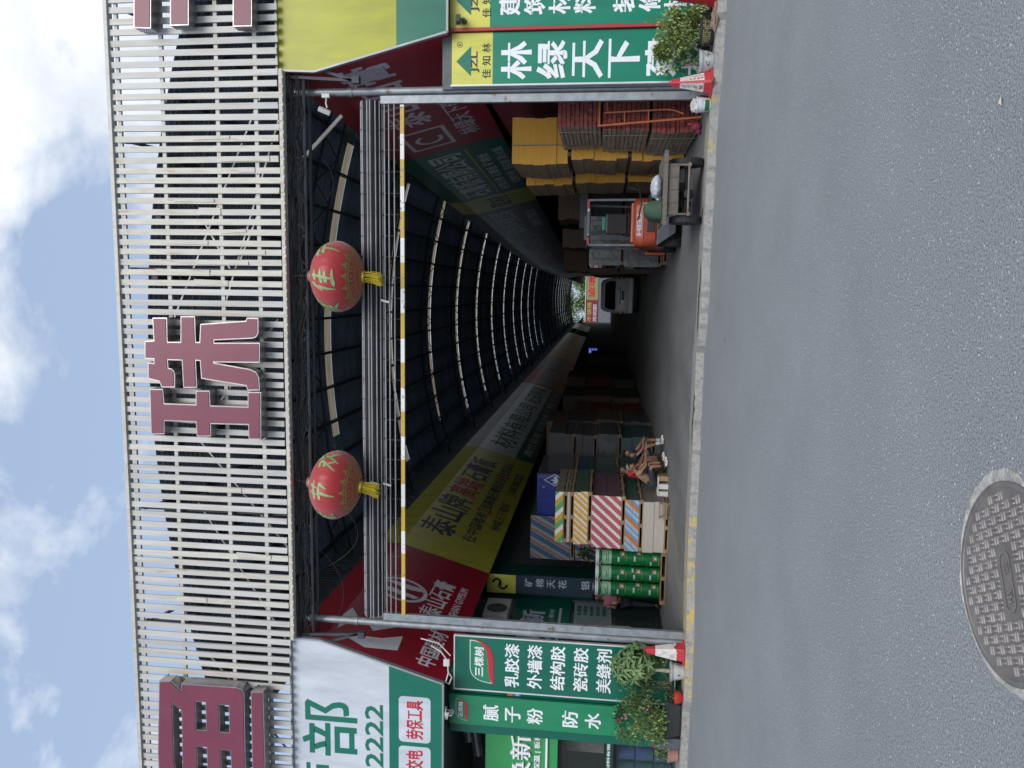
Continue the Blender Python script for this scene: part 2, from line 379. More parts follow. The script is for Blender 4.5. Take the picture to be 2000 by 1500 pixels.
def truss_bm(loc_y):
    g = G(); n = 22; tp = []; bt = []
    for i in range(n+1):
        x = XA + 0.15 + (XB-XA-0.3)*i/n; z = 10.6 - 0.0225*(x-APX)**2
        tp.append(Vector((x, 0, z-0.2))); bt.append(Vector((x, 0, z-0.72)))
    g.tube(tp, 0.045, 5); g.tube(bt, 0.04, 5)
    for i in range(n): g.tube([tp[i], bt[i+1]] if i % 2 else [bt[i], tp[i+1]], 0.02, 4, cap=False)
    return g
t0 = truss_bm(0).build('truss', STEEL_D, hall, local=True); t0.location = (0, 0.75, -0.02)
for k in range(1, 26):
    c_ = t0.copy(); col.objects.link(c_); c_.parent = hall; c_.location = (0, 0.75 + 7.55*k - (0.0 if k else 0), 0.23)
CLAD = mat('side_cladding', (0.18, 0.21, 0.25), 0.7, var=0.25, c2=(0.1, 0.12, 0.14)); corrugate(CLAD)
for x0, x1 in ((XA-0.06, XA), (XB, XB+0.06)):
    g = G(); g.box(x0, x1, 0.4, HEND, 8.15 if x0 < 0 else 8.8, 10.9 - 0.0225*(x0-APX)**2); g.build('side_wall', CLAD, hall)  # walls start high: unseen slot added below them to light the hall
for k in range(5):                                                   # diagonal wind bracing behind the louvres
    pass
# ------------------------------------------------------------------ the two rows of shops
SHOPW = mat('shop_wall', (0.12, 0.13, 0.14), 0.75, var=0.25)
GREEN_D = mat('green_panel', (0.0, 0.10, 0.065), 0.35, var=0.08)
GLASS = mat('shop_glass', (0.03, 0.045, 0.045), 0.06, var=0.1, spec=0.6)
def rx(y): return -0.042*min(y, 45)                                  # the right row leans into the street a little
lrow = thing('shop_row', 'left row of shops under the hall roof behind the slanted fascia boards', 'shop row', (-8.3, 0, 0))
g = G(); g.box(-8.6, -8.27, 0.9, HEND, 0.0, 7.3); g.box(-13.0, -8.6, 7.0, HEND, 0, 7.2); g.build('wall', SHOPW, lrow)
g = G(); g.box(-8.27, -6.85, 0.2, HEND, 7.32, 7.42); g.build('awning_top', STEEL_D, lrow)
rrow = thing('shop_row', 'right row of shops under the hall roof behind stacked boards', 'shop row', (5.2, 0, 0))
g = G(); g.box(5.0, 9.0, 1.2, 12, 0, 7.3); g.box(4.6, 9.0, 12, 30, 0, 7.3); g.box(4.0, 9.0, 30, HEND, 0, 7.3); g.build('wall', SHOPW, rrow)
g = G()
for y0, y1 in ((0.3, 12), (12, 24), (24, 36), (36, 45), (45, HEND)):
    P_ = [(3.82+rx(y0), y0), (6.44, y0), (6.44, y1), (3.82+rx(y1), y1)]
    g.add([(p[0], p[1], z) for z in (7.44, 7.49) for p in P_], [(3, 2, 1, 0), (4, 5, 6, 7), (0, 1, 5, 4), (1, 2, 6, 5), (2, 3, 7, 6), (3, 0, 4, 7)])
g.build('awning_top', STEEL_D, rrow)

# ------------------------------------------------------------------ slanted fascia boards along both rows
ZB, ZF, ZT = 4.48, 6.88, 7.5
XLB, XLF = -7.44, -6.74
XRB, XRF = 4.38, 3.77
def vinyl(name, c, rough=0.32): return mat(name, c, rough, var=0.12, vscale=1.6, c2=tuple(v*0.72+0.008 for v in c), c2pos=(0.5, 0.78), c2scale=1.1, stretch=(2.2, 2.2, 0.55), bump=0.22, bscale=1.6)
V_RED = vinyl('vinyl_red', (0.34, 0.012, 0.03)); V_YEL = vinyl('vinyl_yellow', (0.52, 0.5, 0.06)); V_WHT = vinyl('vinyl_white', (0.66, 0.70, 0.74))
V_GRN = vinyl('vinyl_green', (0.0, 0.13, 0.085)); V_NAVY = vinyl('vinyl_navy', (0.03, 0.055, 0.085)); V_ORG = vinyl('vinyl_orange', (0.40, 0.17, 0.08)); V_GRY = vinyl('vinyl_grey', (0.24, 0.26, 0.28)); V_PUR = vinyl('vinyl_purple', (0.13, 0.12, 0.2))
T_WHT = mat('letter_white', (0.74, 0.76, 0.80), 0.4, var=0.05); T_RED = mat('letter_red', (0.45, 0.015, 0.03), 0.4, var=0.05); T_BLK = mat('letter_black', (0.022, 0.024, 0.03), 0.5, var=0.05)
T_GRN = mat('letter_green', (0.0, 0.14, 0.09), 0.4, var=0.05); T_BLUE = mat('letter_navy', (0.02, 0.025, 0.07), 0.4, var=0.05); T_YEL = mat('letter_yellow', (0.6, 0.5, 0.06), 0.4, var=0.05); T_GRY = mat('letter_grey', (0.45, 0.50, 0.58), 0.5, var=0.05)
def side_board(side, y0, y1, m, label, name='fascia_board', mats2=None):
    """one slanted board: upright upper strip, then leaning back to its lower edge; returns (empty, lower frame)"""
    if side < 0: bx, fx, s0, s1 = XLB, XLF, 0, 0
    else: bx, fx, s0, s1 = XRB, XRF, rx(y0), rx(y1)
    t = thing(name, label, 'signboard', (bx+s0, y0, ZB), 'slanted fascia boards under the hall roof')
    y0, y1 = y0+0.01, y1-0.01
    A = [(bx+s0, y0, ZB), (bx+s1, y1, ZB)]; B = [(fx+s0, y0, ZF), (fx+s1, y1, ZF)]; C_ = [(fx+s0, y0, ZT), (fx+s1, y1, ZT)]
    th = -side*0.05
    g = G(); n = 10
    def strip(P, Q):
        vs = []
        for i in range(n+1):
            f = i/n; a = Vector(P[0]).lerp(Vector(P[1]), f); b = Vector(Q[0]).lerp(Vector(Q[1]), f); vs += [a, b]
        fs = [(2*i, 2*i+1, 2*i+3, 2*i+2) if side > 0 else (2*i, 2*i+2, 2*i+3, 2*i+1) for i in range(n)]
        g.add(vs, fs)
        g.add([v + Vector((-th*1.0, 0, 0)) for v in vs], [tuple(reversed(f)) for f in fs])
    strip(A, B); strip(B, C_)
    g.add([A[0], A[1], Vector(A[1])+Vector((-th, 0, 0)), Vector(A[0])+Vector((-th, 0, 0))], [(0, 1, 2, 3)])
    g.build('panel', m, t, smooth=20)
    if side < 0:
        o = Vector(A[0]); u = Vector((0, 1, 0)); v = (Vector(B[0])-o).normalized(); nn = v.cross(-u).normalized() if False else Vector((v.z, 0, -v.x))
    else:
        o = Vector(A[1]); u = (Vector(A[0])-Vector(A[1])).normalized(); v = (Vector(B[1])-o).normalized(); nn = u.cross(v).normalized()
    return t, (o, u, v, nn)
HL = math.hypot(ZF-ZB, XLF-XLB)
def lettering(t, m, *calls, name='lettering'):
    g = G()
    for c_ in calls: text(g, *c_[:-1], **c_[-1]) if isinstance(c_[-1], dict) else text(g, *c_)
    return g.build(name, m, t)
# left row
t, fr = side_board(-1, -0.3, 5.5, V_RED, 'crimson plasterboard banner with white emblem at the left mouth of the hall')
lettering(t, T_WHT, ('中国建材', fr, 0.35, 0.28, 1.5, 0.42), ('泰山石膏', fr, 2.35, 0.62, 2.0, 0.55), ('TAISHAN GYPSUM', fr, 2.35, 0.30, 2.0, 0.2))
g = G()
def ring(g, fr, cx, cy_, r0, r1, n=36, sy=1.0, a0=0, a1=2*math.pi):
    P_ = [(cx+r1*math.cos(a0+(a1-a0)*i/n), cy_+r1*sy*math.sin(a0+(a1-a0)*i/n)) for i in range(n+1)]; Q = [(cx+r0*math.cos(a0+(a1-a0)*i/n), cy_+r0*sy*math.sin(a0+(a1-a0)*i/n)) for i in range(n+1)]
    o, u, v, nn = fr; vs = [o+u*p[0]+v*p[1]+nn*0.005 for p in P_+Q]; flip = u.cross(v).dot(nn) < 0
    g.add(vs, [((i, i+1, n+2+i, n+1+i) if flip else (i, n+1+i, n+2+i, i+1)) for i in range(n)])
def lifted(fr, d=0.005): return (fr[0]+fr[3]*d, *fr[1:])
ring(g, fr, 3.2, 1.72, 0.50, 0.60); lf = lifted(fr)
g.poly([[(2.92, 1.36), (3.06, 1.28), (3.14, 1.95), (3.42, 1.2), (3.56, 1.3), (3.5, 2.08), (3.36, 2.16), (3.3, 1.55), (3.04, 2.22), (2.9, 2.12)]], lf)
for P_ in ([(0.55, 1.1), (1.15, 1.15), (0.8, 1.5), (0.45, 2.3), (0.25, 1.7)], [(0.95, 1.75), (1.5, 1.3), (1.75, 1.95), (1.3, 2.0)], [(0.6, 2.4), (1.25, 2.15), (1.6, 2.42), (1.2, 2.48), (0.9, 2.44)]): g.poly([P_], lf)
g.build('emblem', T_WHT, t)
t, fr = side_board(-1, 5.5, 18.5, V_YEL, 'olive yellow plasterboard banner with black and red lettering on the left row')
lettering(t, T_BLUE, ('泰山牌', fr, 1.5, 1.35, 3.9, 1.1), ('石膏板', fr, 7.8, 1.35, 3.4, 1.1), ('在中国每卖', fr, 1.7, 0.72, 2.9, 0.42), ('张高端石膏板就有', fr, 5.05, 0.72, 4.2, 0.42), ('张是泰山', fr, 9.65, 0.72, 2.1, 0.42), ('林绿天下建材', fr, 3.3, 0.18, 3.0, 0.34), ('13802802222', fr, 7.6, 0.2, 3.0, 0.3))
lettering(t, T_RED, ('高端', fr, 5.6, 1.35, 2.1, 1.1), ('2', fr, 4.65, 0.68, 0.35, 0.5), ('1', fr, 9.32, 0.68, 0.25, 0.5), name='red_lettering')
t, fr = side_board(-1, 18.5, 42, V_WHT, 'pale grey banner with green lower band and dark company lettering on the left row')
g = G(); g.rect(lifted(fr, 0.004), 0.02, 23.4, 0.0, 0.85); g.build('lower_band', V_GRN, t)
lettering(t, T_GRN, ('材料有限公司', fr, 1.2, 1.1, 13.0, 1.15), ('轻质隔墙', fr, 15.2, 1.1, 7.2, 1.1))
lettering(t, T_WHT, ('高性能板 轻钢龙骨 石膏板 矿棉板', fr, 1.0, 0.22, 21.5, 0.42, dict(lift=0.008)), name='white_lettering')
for a, b, m, lb, tx_, tm in ((42, 54, V_RED, 'dark red banner beyond the pale grey company banner on the left row', '建材批发', T_GRY), (54, 66, V_PUR, 'dusky purple banner beyond the dark red one on the left row', '防水涂料', T_GRY),
                         (66, 86, V_ORG, 'faded orange banner deep on the left row', '全屋定制', T_YEL), (86, 112, V_GRY, 'grey banner deepest of the lit left row', '装饰板材', T_GRN), (128, 150, V_WHT, 'small white banner with dark square near the far end of the left row', '玻璃', T_BLUE)):
    t, fr = side_board(-1, a, b, m, lb); lettering(t, tm, (tx_, fr, 1.0, 0.9, b-a-2.0, 1.2))
# right row
t, fr = side_board(1, -0.3, 7.0, V_RED, 'crimson banner with big pale lettering at the right mouth of the hall'); LW = 7.3
lettering(t, mat('letter_mauve', (0.72, 0.68, 0.78), 0.4, var=0.05), ('泰山石膏', fr, 2.7, 1.25, 4.2, 1.0), ('林绿天下建材', fr, 1.0, 0.4, 3.6, 0.55))
g = G(); lf = lifted(fr)
g.poly([[(0.6, 1.15), (2.3, 1.15), (2.3, 2.3), (0.6, 2.3)], [(0.72, 1.25), (0.72, 2.2), (2.18, 2.2), (2.18, 1.25)]], lf); ring(g, fr, 1.4, 1.7, 0.28, 0.4, sy=0.9, a0=0.5, a1=5.2)
g.build('emblem', T_WHT, t)
t, fr = side_board(1, 7.0, 14.5, V_GRN, 'deep green banner with long pale lettering and a yellow line on the right row')
lettering(t, T_WHT, ('石膏板有限公司', fr, 0.5, 1.25, 6.5, 1.05), ('轻钢龙骨 石膏板 矿棉板', fr, 0.6, 0.62, 5.6, 0.34), ('硅酸钙板 铝扣板 防火板', fr, 1.2, 0.16, 5.3, 0.32))
g = G(); g.rect(lifted(fr), 0.1, 7.1, 1.08, 1.13); g.build('yellow_line', T_YEL, t)
t, fr = side_board(1, 14.5, 17.5, V_YEL, 'narrow mustard banner between green and navy boards on the right row'); lettering(t, T_BLUE, ('建材', fr, 0.4, 0.9, 2.2, 0.9))
t, fr = side_board(1, 17.5, 26, V_NAVY, 'navy banner with grey lettering on the right row'); lettering(t, T_WHT, ('装饰材料有限公司', fr, 0.6, 1.1, 7.0, 1.1), ('石膏线条 轻钢龙骨', fr, 1.0, 0.3, 5.5, 0.5))
for a, b, m, lb, tx_ in ((26, 36, vinyl('shaded_grey', (0.055, 0.06, 0.07)), 'grey banner past the navy board on the right row', '板材'), (36, 48, vinyl('shaded_red', (0.14, 0.012, 0.02)), 'dim red banner past the grey board on the right row', '木业'), (48, 66, vinyl('shaded_green', (0.01, 0.05, 0.035)), 'dim green banner deep on the right row', '五金'), (66, 100, V_NAVY, 'dim blue striped banner deepest on the right row', '玻璃')):  # darker copies of the board vinyls, the hall's gloom put into their colour
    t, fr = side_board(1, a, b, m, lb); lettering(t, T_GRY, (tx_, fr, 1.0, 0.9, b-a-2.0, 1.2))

# ------------------------------------------------------------------ louvre screen over the gate
ALU = mat('aluminium_slat', (0.49, 0.485, 0.468), 0.45, 0.0, var=0.12, vscale=1.5, stretch=(6, 1, 0.6), c2=(0.44, 0.40, 0.31), c2pos=(0.52, 0.70), c2scale=1.8)
ALU2 = mat('stained_slat', (0.53, 0.515, 0.46), 0.55, 0.0, var=0.14, vscale=2.5, stretch=(5, 1, 0.9), c2=(0.40, 0.29, 0.15), c2pos=(0.56, 0.72), c2scale=2.6)
GALV = mat('galvanised', (0.27, 0.295, 0.315), 0.42, 0.45, var=0.22, vscale=7, c2=(0.17, 0.085, 0.045), c2pos=(0.60, 0.68), c2scale=4)
screen = thing('louvre_screen', 'weathered white vertical louvre screen above the hall gate', 'louvre screen', (-2, -0.35, 7.45))
g = G(); x = -12.0
ZS0, ZS1 = 7.47, 10.66
while x < 7.5:
    j = rnd.gauss(0, 0.006); w_ = 0.105; old = -0.1 < x < 2.6 and rnd.random() < 0.85 or (-6.2 < x < -3.2 and rnd.random() < 0.35)
    dz = rnd.uniform(-0.02, 0.02); rz = Matrix.Rotation(rnd.gauss(0, 0.09), 3, 'Z') @ Matrix.Rotation(rnd.gauss(0, 0.0035), 3, 'Y')
    z0 = ZS0+dz if x < 3.7 else ZS0+dz
    g.box(x+j, x+j+w_, -0.42, -0.385, z0, ZS1-0.05, 1 if old else 0, rz)
    if old and rnd.random() < 0.8:                                    # loose doubled strips over the stained slats
        a = rnd.uniform(7.6, 9.2); g.box(x+j+rnd.uniform(0, .05), x+j+w_+rnd.uniform(-.02, .03), -0.435, -0.425, a, a+rnd.uniform(.3, 1.1), 1, Matrix.Rotation(rnd.gauss(0, 0.02), 3, 'Y'))
    x += 0.184 + rnd.gauss(0, 0.003)
g.build('slat_panel', [ALU, ALU2], screen)
for z, h in ((10.5, 0.06), (9.66, 0.07), (8.62, 0.07), (7.9, 0.07)):
    g = G(); g.box(-12, 7.5, -0.383, -0.33, z-h/2, z+h/2); g.build('rail', ALU, screen)
g = G(); g.box(-12, 7.5, -0.46, -0.3, ZS1-0.05, ZS1+0.02); g.build('top_trim', ALU, screen)
g = G(); g.box(-6.72, 3.78, -0.44, -0.32, ZS0-0.1, ZS0-0.025)
for i in range(68): g.box(-6.7+i*0.155, -6.7+i*0.155+0.11, -0.452, -0.44, ZS0-0.09, ZS0-0.03)
g.build('bottom_trim', ALU2, screen)
g = G()
for a, b in (((3.5, 7.9), (-0.6, 9.75)), ((3.0, 7.6), (-0.4, 8.75)), ((-3.0, 9.3), (-5.0, 7.6)), ((-4.2, 9.4), (-7.0, 7.6)), ((1.4, 8.0), (0.5, 8.4)), ((0.3, 8.6), (1.2, 9.1)), ((-2.2, 8.9), (-0.6, 7.7)), ((-7.3, 9.3), (-9.2, 7.7))):
    g.beam((a[0], -0.1, a[1]), (b[0], -0.1, b[1]), 0.03, 0.03)
g.build('brace', mat('pale_steel', (0.6, 0.6, 0.58), 0.4, 0.4, var=0.1), screen)
g = G()
for xx in (-11, -8.9, -6.6, -4.3, -2, 0.3, 2.6, 4.9, 7): g.beam((xx, -0.3, 10.4), (xx, 0.5, 10.2), 0.05, 0.05); g.beam((xx, -0.25, 7.4), (xx, -0.25, 10.5), 0.05, 0.05)
g.build('back_frame', STEEL_D, screen)
# lattice beam and cable mess behind the lower edge of the screen
beam_ = thing('lattice_beam', 'dark lattice beam tangled with cables along the foot of the louvre screen', 'beam', (-1.5, 0.0, 7.1))
g = G()
for yy, zz in ((-0.15, 7.33), (-0.15, 7.1), (0.12, 7.33), (0.12, 7.1)): g.tube([(-8, yy, zz), (5, yy, zz)], 0.03, 6)
for i in range(42):
    xx = -8+i*0.31; g.beam((xx, -0.15, 7.1 if i % 2 else 7.33), (xx+0.31, -0.15, 7.33 if i % 2 else 7.1), 0.02, 0.02)
g.build('frame', STEEL_D, beam_)
CABLE = mat('black_cable', (0.02, 0.02, 0.022), 0.6, var=0.1)
for q in range(9):
    pts = []; z0 = rnd.uniform(7.12, 7.38); ph = rnd.uniform(0, 6)
    for i in range(46):
        xx = -7.6+i*0.255; pts.append((xx, -0.2+0.03*math.sin(i*0.7+ph), z0+0.05*math.sin(i*0.9+ph)+0.03*math.sin(i*2.3+ph*2)))
    g = G(); g.tube(pts, rnd.uniform(0.008, 0.016), 5); g.build('cable', CABLE, beam_, smooth=60)
for x0, x1, sag in ((-5.6, -3.9, 0.9), (-2.6, -2.0, 0.35), (1.3, 2.6, 0.5), (-7.0, -5.0, 0.6)):
    g = G(); g.tube([(x0+(x1-x0)*i/14, 0.2, 7.2 - sag*4*(i/14)*(1-i/14)) for i in range(15)], 0.006, 5); g.build('loose_cable', CABLE, beam_, smooth=60)

# ------------------------------------------------------------------ big raised characters on the screen
MAUVE = mat('mauve_letter_face', (0.17, 0.029, 0.058), 0.38, var=0.07, vscale=1.5, c2=(0.19, 0.037, 0.07), c2pos=(0.45, 0.75))
RIM = mat('letter_metal_side', (0.36, 0.34, 0.35), 0.3, 0.75, var=0.2)
LY = -0.72
def zpoly(pts, ox, oy, k, Y): return [((at(ox+a*k, oy+b*k, Y=Y).x), at(ox+a*k, oy+b*k, Y=Y).z) for a, b in pts]
def area(l): return sum(l[i][0]*l[(i+1) % len(l)][1]-l[(i+1) % len(l)][0]*l[i][1] for i in range(len(l)))
def ccw(l): return l if area(l) > 0 else l[::-1]
def cw(l): return l if area(l) < 0 else l[::-1]
def grow(l, d):
    """move an outline outwards by d (mitred)"""
    n = len(l); o_ = []
    for i in range(n):
        p0, p1, p2 = Vector(l[i-1]), Vector(l[i]), Vector(l[(i+1) % n]); a = (p1-p0).normalized(); b = (p2-p1).normalized()
        na, nb = Vector((a.y, -a.x)), Vector((b.y, -b.x)); m_ = na+nb
        o_.append(tuple(p1 + (m_*(d/max(0.35, m_.dot(m_)/2*1.0)) if m_.length > 0.3 else na*d)))
    return o_
def raised(name, label, pieces, thick=0.22):
    t = thing(name, label, 'sign letter', (pieces[0][0][0][0], LY, pieces[0][0][0][1]), 'raised characters on the louvre screen')
    fr = facing(LY)
    gf, gb = G(), G()
    for loops in pieces:
        gf.poly([ccw(loops[0])] + [cw(h) for h in loops[1:]], fr, 0.012)
        gb.poly([grow(ccw(loops[0]), 0.02)] + [grow(cw(h), 0.015) for h in loops[1:]], (fr[0]+Vector((0, 0.0125, 0)), *fr[1:]), thick)
    gf.build('face', MAUVE, t); gb.build('returns', RIM, t)
    gs = G(); c_ = pieces[0][0][0]
    for loops in pieces:
        for p in loops[0][::5]: gs.tube([(p[0], LY+0.2, p[1]), (p[0], -0.40, p[1])], 0.012, 5)
    gs.build('stand_off', STEEL_D, t)
    return t
K, OX, OY = 0.35, 200, 500
zhu = [(283, 350), (352, 350), (355, 485), (440, 485), (440, 342), (508, 342), (513, 485), (545, 487), (550, 385), (803, 367), (808, 350), (862, 352), (862, 430), (852, 448), (835, 455), (615, 465), (615, 490), (870, 490), (870, 590), (612, 588), (612, 600), (820, 637), (850, 652), (866, 680), (870, 745), (812, 745), (805, 720), (555, 680), (548, 580), (513, 578), (520, 730), (455, 730), (447, 578), (357, 575), (360, 630), (380, 634), (392, 645), (397, 665), (397, 728), (332, 728), (318, 695), (258, 680), (257, 600), (290, 605), (290, 570), (240, 568), (240, 480), (290, 477)]
wang = [(267, 748), (330, 748), (337, 828), (525, 835), (525, 757), (590, 757), (595, 840), (815, 848), (815, 765), (878, 765), (878, 1018), (820, 1018), (818, 937), (598, 932), (598, 1002), (530, 1002), (525, 922), (338, 915), (338, 990), (275, 990)]
raised('raised_character', 'large mauve character hung mid screen between the other two', [[zpoly(zhu, OX, OY, K, LY)], [zpoly(wang, OX, OY, K, LY)]])
OY = 1000
yu = [(320, 950), (378, 948), (440, 1008), (443, 965), (740, 985), (768, 995), (783, 1015), (785, 1035), (800, 1900), (440, 1900), (440, 1700), (385, 1790), (325, 1800), (320, 1500), (313, 1340)]
h1 = [(515, 1055), (578, 1060), (583, 1225), (518, 1220)]; h2 = [(645, 1072), (708, 1078), (712, 1238), (650, 1232)]; h3 = [(522, 1305), (585, 1312), (590, 1480), (526, 1474)]; h4 = [(655, 1325), (718, 1330), (724, 1500), (660, 1494)]
h5 = [(385, 1060), (445, 1110), (450, 1480), (412, 1470), (395, 1390)]
bar_ = [(832, 1010), (890, 1010), (915, 1900), (850, 1900)]
raised('raised_character', 'large mauve character at the left end of the screen above the white fascia', [[zpoly(yu, 200, OY, K, LY)] + [zpoly(h, 200, OY, K, LY) for h in (h1, h2, h3, h4, h5)], [zpoly(bar_, 200, OY, K, LY)]])
OY = 0
e3 = [(178, 148), (178, -300), (265, -300), (265, -330), (820, -330), (820, -300), (825, 138), (732, 140), (732, -180), (478, -180), (472, 132), (382, 135), (382, -180), (262, -180), (262, 150)]
e3 = [(178, 148), (178, -330), (825, -330), (825, 138), (732, 140), (732, -190), (472, -190), (472, 132), (382, 135), (382, -190), (262, -190), (262, 150)]
raised('raised_character', 'large mauve character cut by the frame above the lime and green fascia', [[zpoly(e3, 200, OY, K, LY)]])

# ------------------------------------------------------------------ street fascias left and right of the gate
def shaped(pts, Y): return [(p.x, p.z) for p in (at(a, b, Y=Y) for a, b in pts)]
TRIM = mat('grey_trim', (0.3, 0.31, 0.33), 0.45, 0.4, var=0.15)
def front_fascia(name, label, outline, split_x, m_top, m_bot, Y=-0.3):
    zc = sum(p[1] for p in outline)/len(outline); xc = sum(p[0] for p in outline)/len(outline)
    t = thing(name, label, 'fascia board', (xc, Y, ZB))
    zs = split_x
    def clip(l, keep_above):
        o_ = []
        for i in range(len(l)):
            p, q = l[i], l[(i+1) % len(l)]; ip = (p[1] >= zs) == keep_above; iq = (q[1] >= zs) == keep_above
            if ip: o_.append(p)
            if ip != iq: f = (zs-p[1])/(q[1]-p[1]); o_.append((p[0]+(q[0]-p[0])*f, zs))
        return o_
    fr = facing(Y); l = ccw(outline)
    g = G(); g.poly([clip(l, True)], fr, 0.06); g.build('upper_panel', m_top, t)
    g = G(); g.poly([clip(l, False)], fr, 0.06); g.build('lower_panel', m_bot, t)
    g = G()
    for i in range(len(l)):
        a, b = l[i], l[(i+1) % len(l)]
        g.beam((a[0], Y+0.01, a[1]), (b[0], Y+0.01, b[1]), 0.035, 0.09, 0, (0, 1, 0))
    g.build('edge_trim', TRIM, t)
    return t, fr
VF_WHT = vinyl('fascia_white', (0.52, 0.56, 0.62), 0.4); VF_GRN = vinyl('fascia_green', (0.0, 0.14, 0.088), 0.3); VF_YEL = vinyl('fascia_lime', (0.36, 0.37, 0.014), 0.35)
LO = [(-6.73, 7.5), (-6.74, 6.9), (-7.44, 4.49), (-14, 4.49), (-14, 7.5)]
t, fr = front_fascia('street_fascia', 'white and green fascia board with big green lettering left of the gate', LO, 5.55, VF_WHT, VF_GRN)
fr2 = (Vector((0, -0.3, 0)), *fr[1:])
def T(g, s_, x0, x1, y0, y1, Y, **k):
    a, b, c_, d = rectF(x0, x1, y0, y1, Y); text(g, s_, facing(Y), a, c_, b-a, d-c_, **k)
g = G(); T(g, '部', 590, 698, 1368, 1476, -0.3, bold=0.012); T(g, '营', 590, 698, 1492, 1600, -0.3, bold=0.012)
a, b, c_, d = rectF(713, 749, 1376, 1500, -0.3); text(g, '02222', facing(-0.3), a-0.32*1.0, c_, (b-a)+0.32, d-c_, bold=0.02); g.build('green_lettering', T_GRN, t)
def rounded(x0, x1, z0, z1, r, n=5):
    o_ = []
    for cx, cz, a0 in ((x1-r, z0+r, -90), (x1-r, z1-r, 0), (x0+r, z1-r, 90), (x0+r, z0+r, 180)): o_ += [(cx+r*math.cos(R(a0+90*i/n)), cz+r*math.sin(R(a0+90*i/n))) for i in range(n+1)]
    return o_
for (y0, y1, s_) in ((1361, 1450, '劳保工具'), (1458, 1548, '五金交电')):
    a, b, c_, d = rectF(779, 841, y0, y1, -0.3)
    g = G(); g.poly([rounded(a, b, c_, d, 0.08)], facing(-0.304)); pl = g.build('white_box', VF_WHT, t)
    g = G(); text(g, s_, facing(-0.304), a+0.07, c_+0.14, b-a-0.14, d-c_-0.28, bold=0.03); g.build('red_lettering', T_RED, pl)
RO = [(3.8, 7.52), (3.77, 6.83), (4.38, 4.46), (10, 4.46), (10, 7.52)]
front_fascia('street_fascia', 'lime yellow and green fascia board right of the gate', RO, 5.36, VF_YEL, VF_GRN)

# ------------------------------------------------------------------ gate posts, rolled grille, clearance bar
for s_, x0, xs in ((-1, -6.50, -6.34), (1, 3.52, 3.36)):
    lb = 'left' if s_ < 0 else 'right'
    t = thing('gate_post', ('rust streaked galvanised gate post beside the dark green paint sign' if s_ < 0 else 'galvanised gate post beside the lime and green sign'), 'gate post', (x0, 0.1, 0), 'gate posts')
    g = G(); g.tube([(x0, 0.12, 0), (x0, 0.12, 7.4)], 0.072, 16); g.tube([(x0, 0.12, 6.28), (x0, 0.12, 6.36)], 0.085, 16); g.build('round_pipe', GALV, t, smooth=50)
    g = G(); g.box(xs-0.07, xs+0.07, 0.03, 0.12, 0.0, 5.75); g.build('guide_rail', GALV, t, bevel=0.006)
    g = G(); g.beam((x0-0.5*-s_, -0.2, 7.35), (x0+0.12*s_, -0.2, 6.2), 0.05, 0.05); g.beam((x0+0.12*s_, -0.2, 6.2), (x0+0.2*s_, -0.2, 7.4), 0.05, 0.05); g.box(x0+0.12*s_-0.06, x0+0.12*s_+0.06, -0.26, -0.14, 6.05, 6.18); g.build('strut', STEEL_D, t)
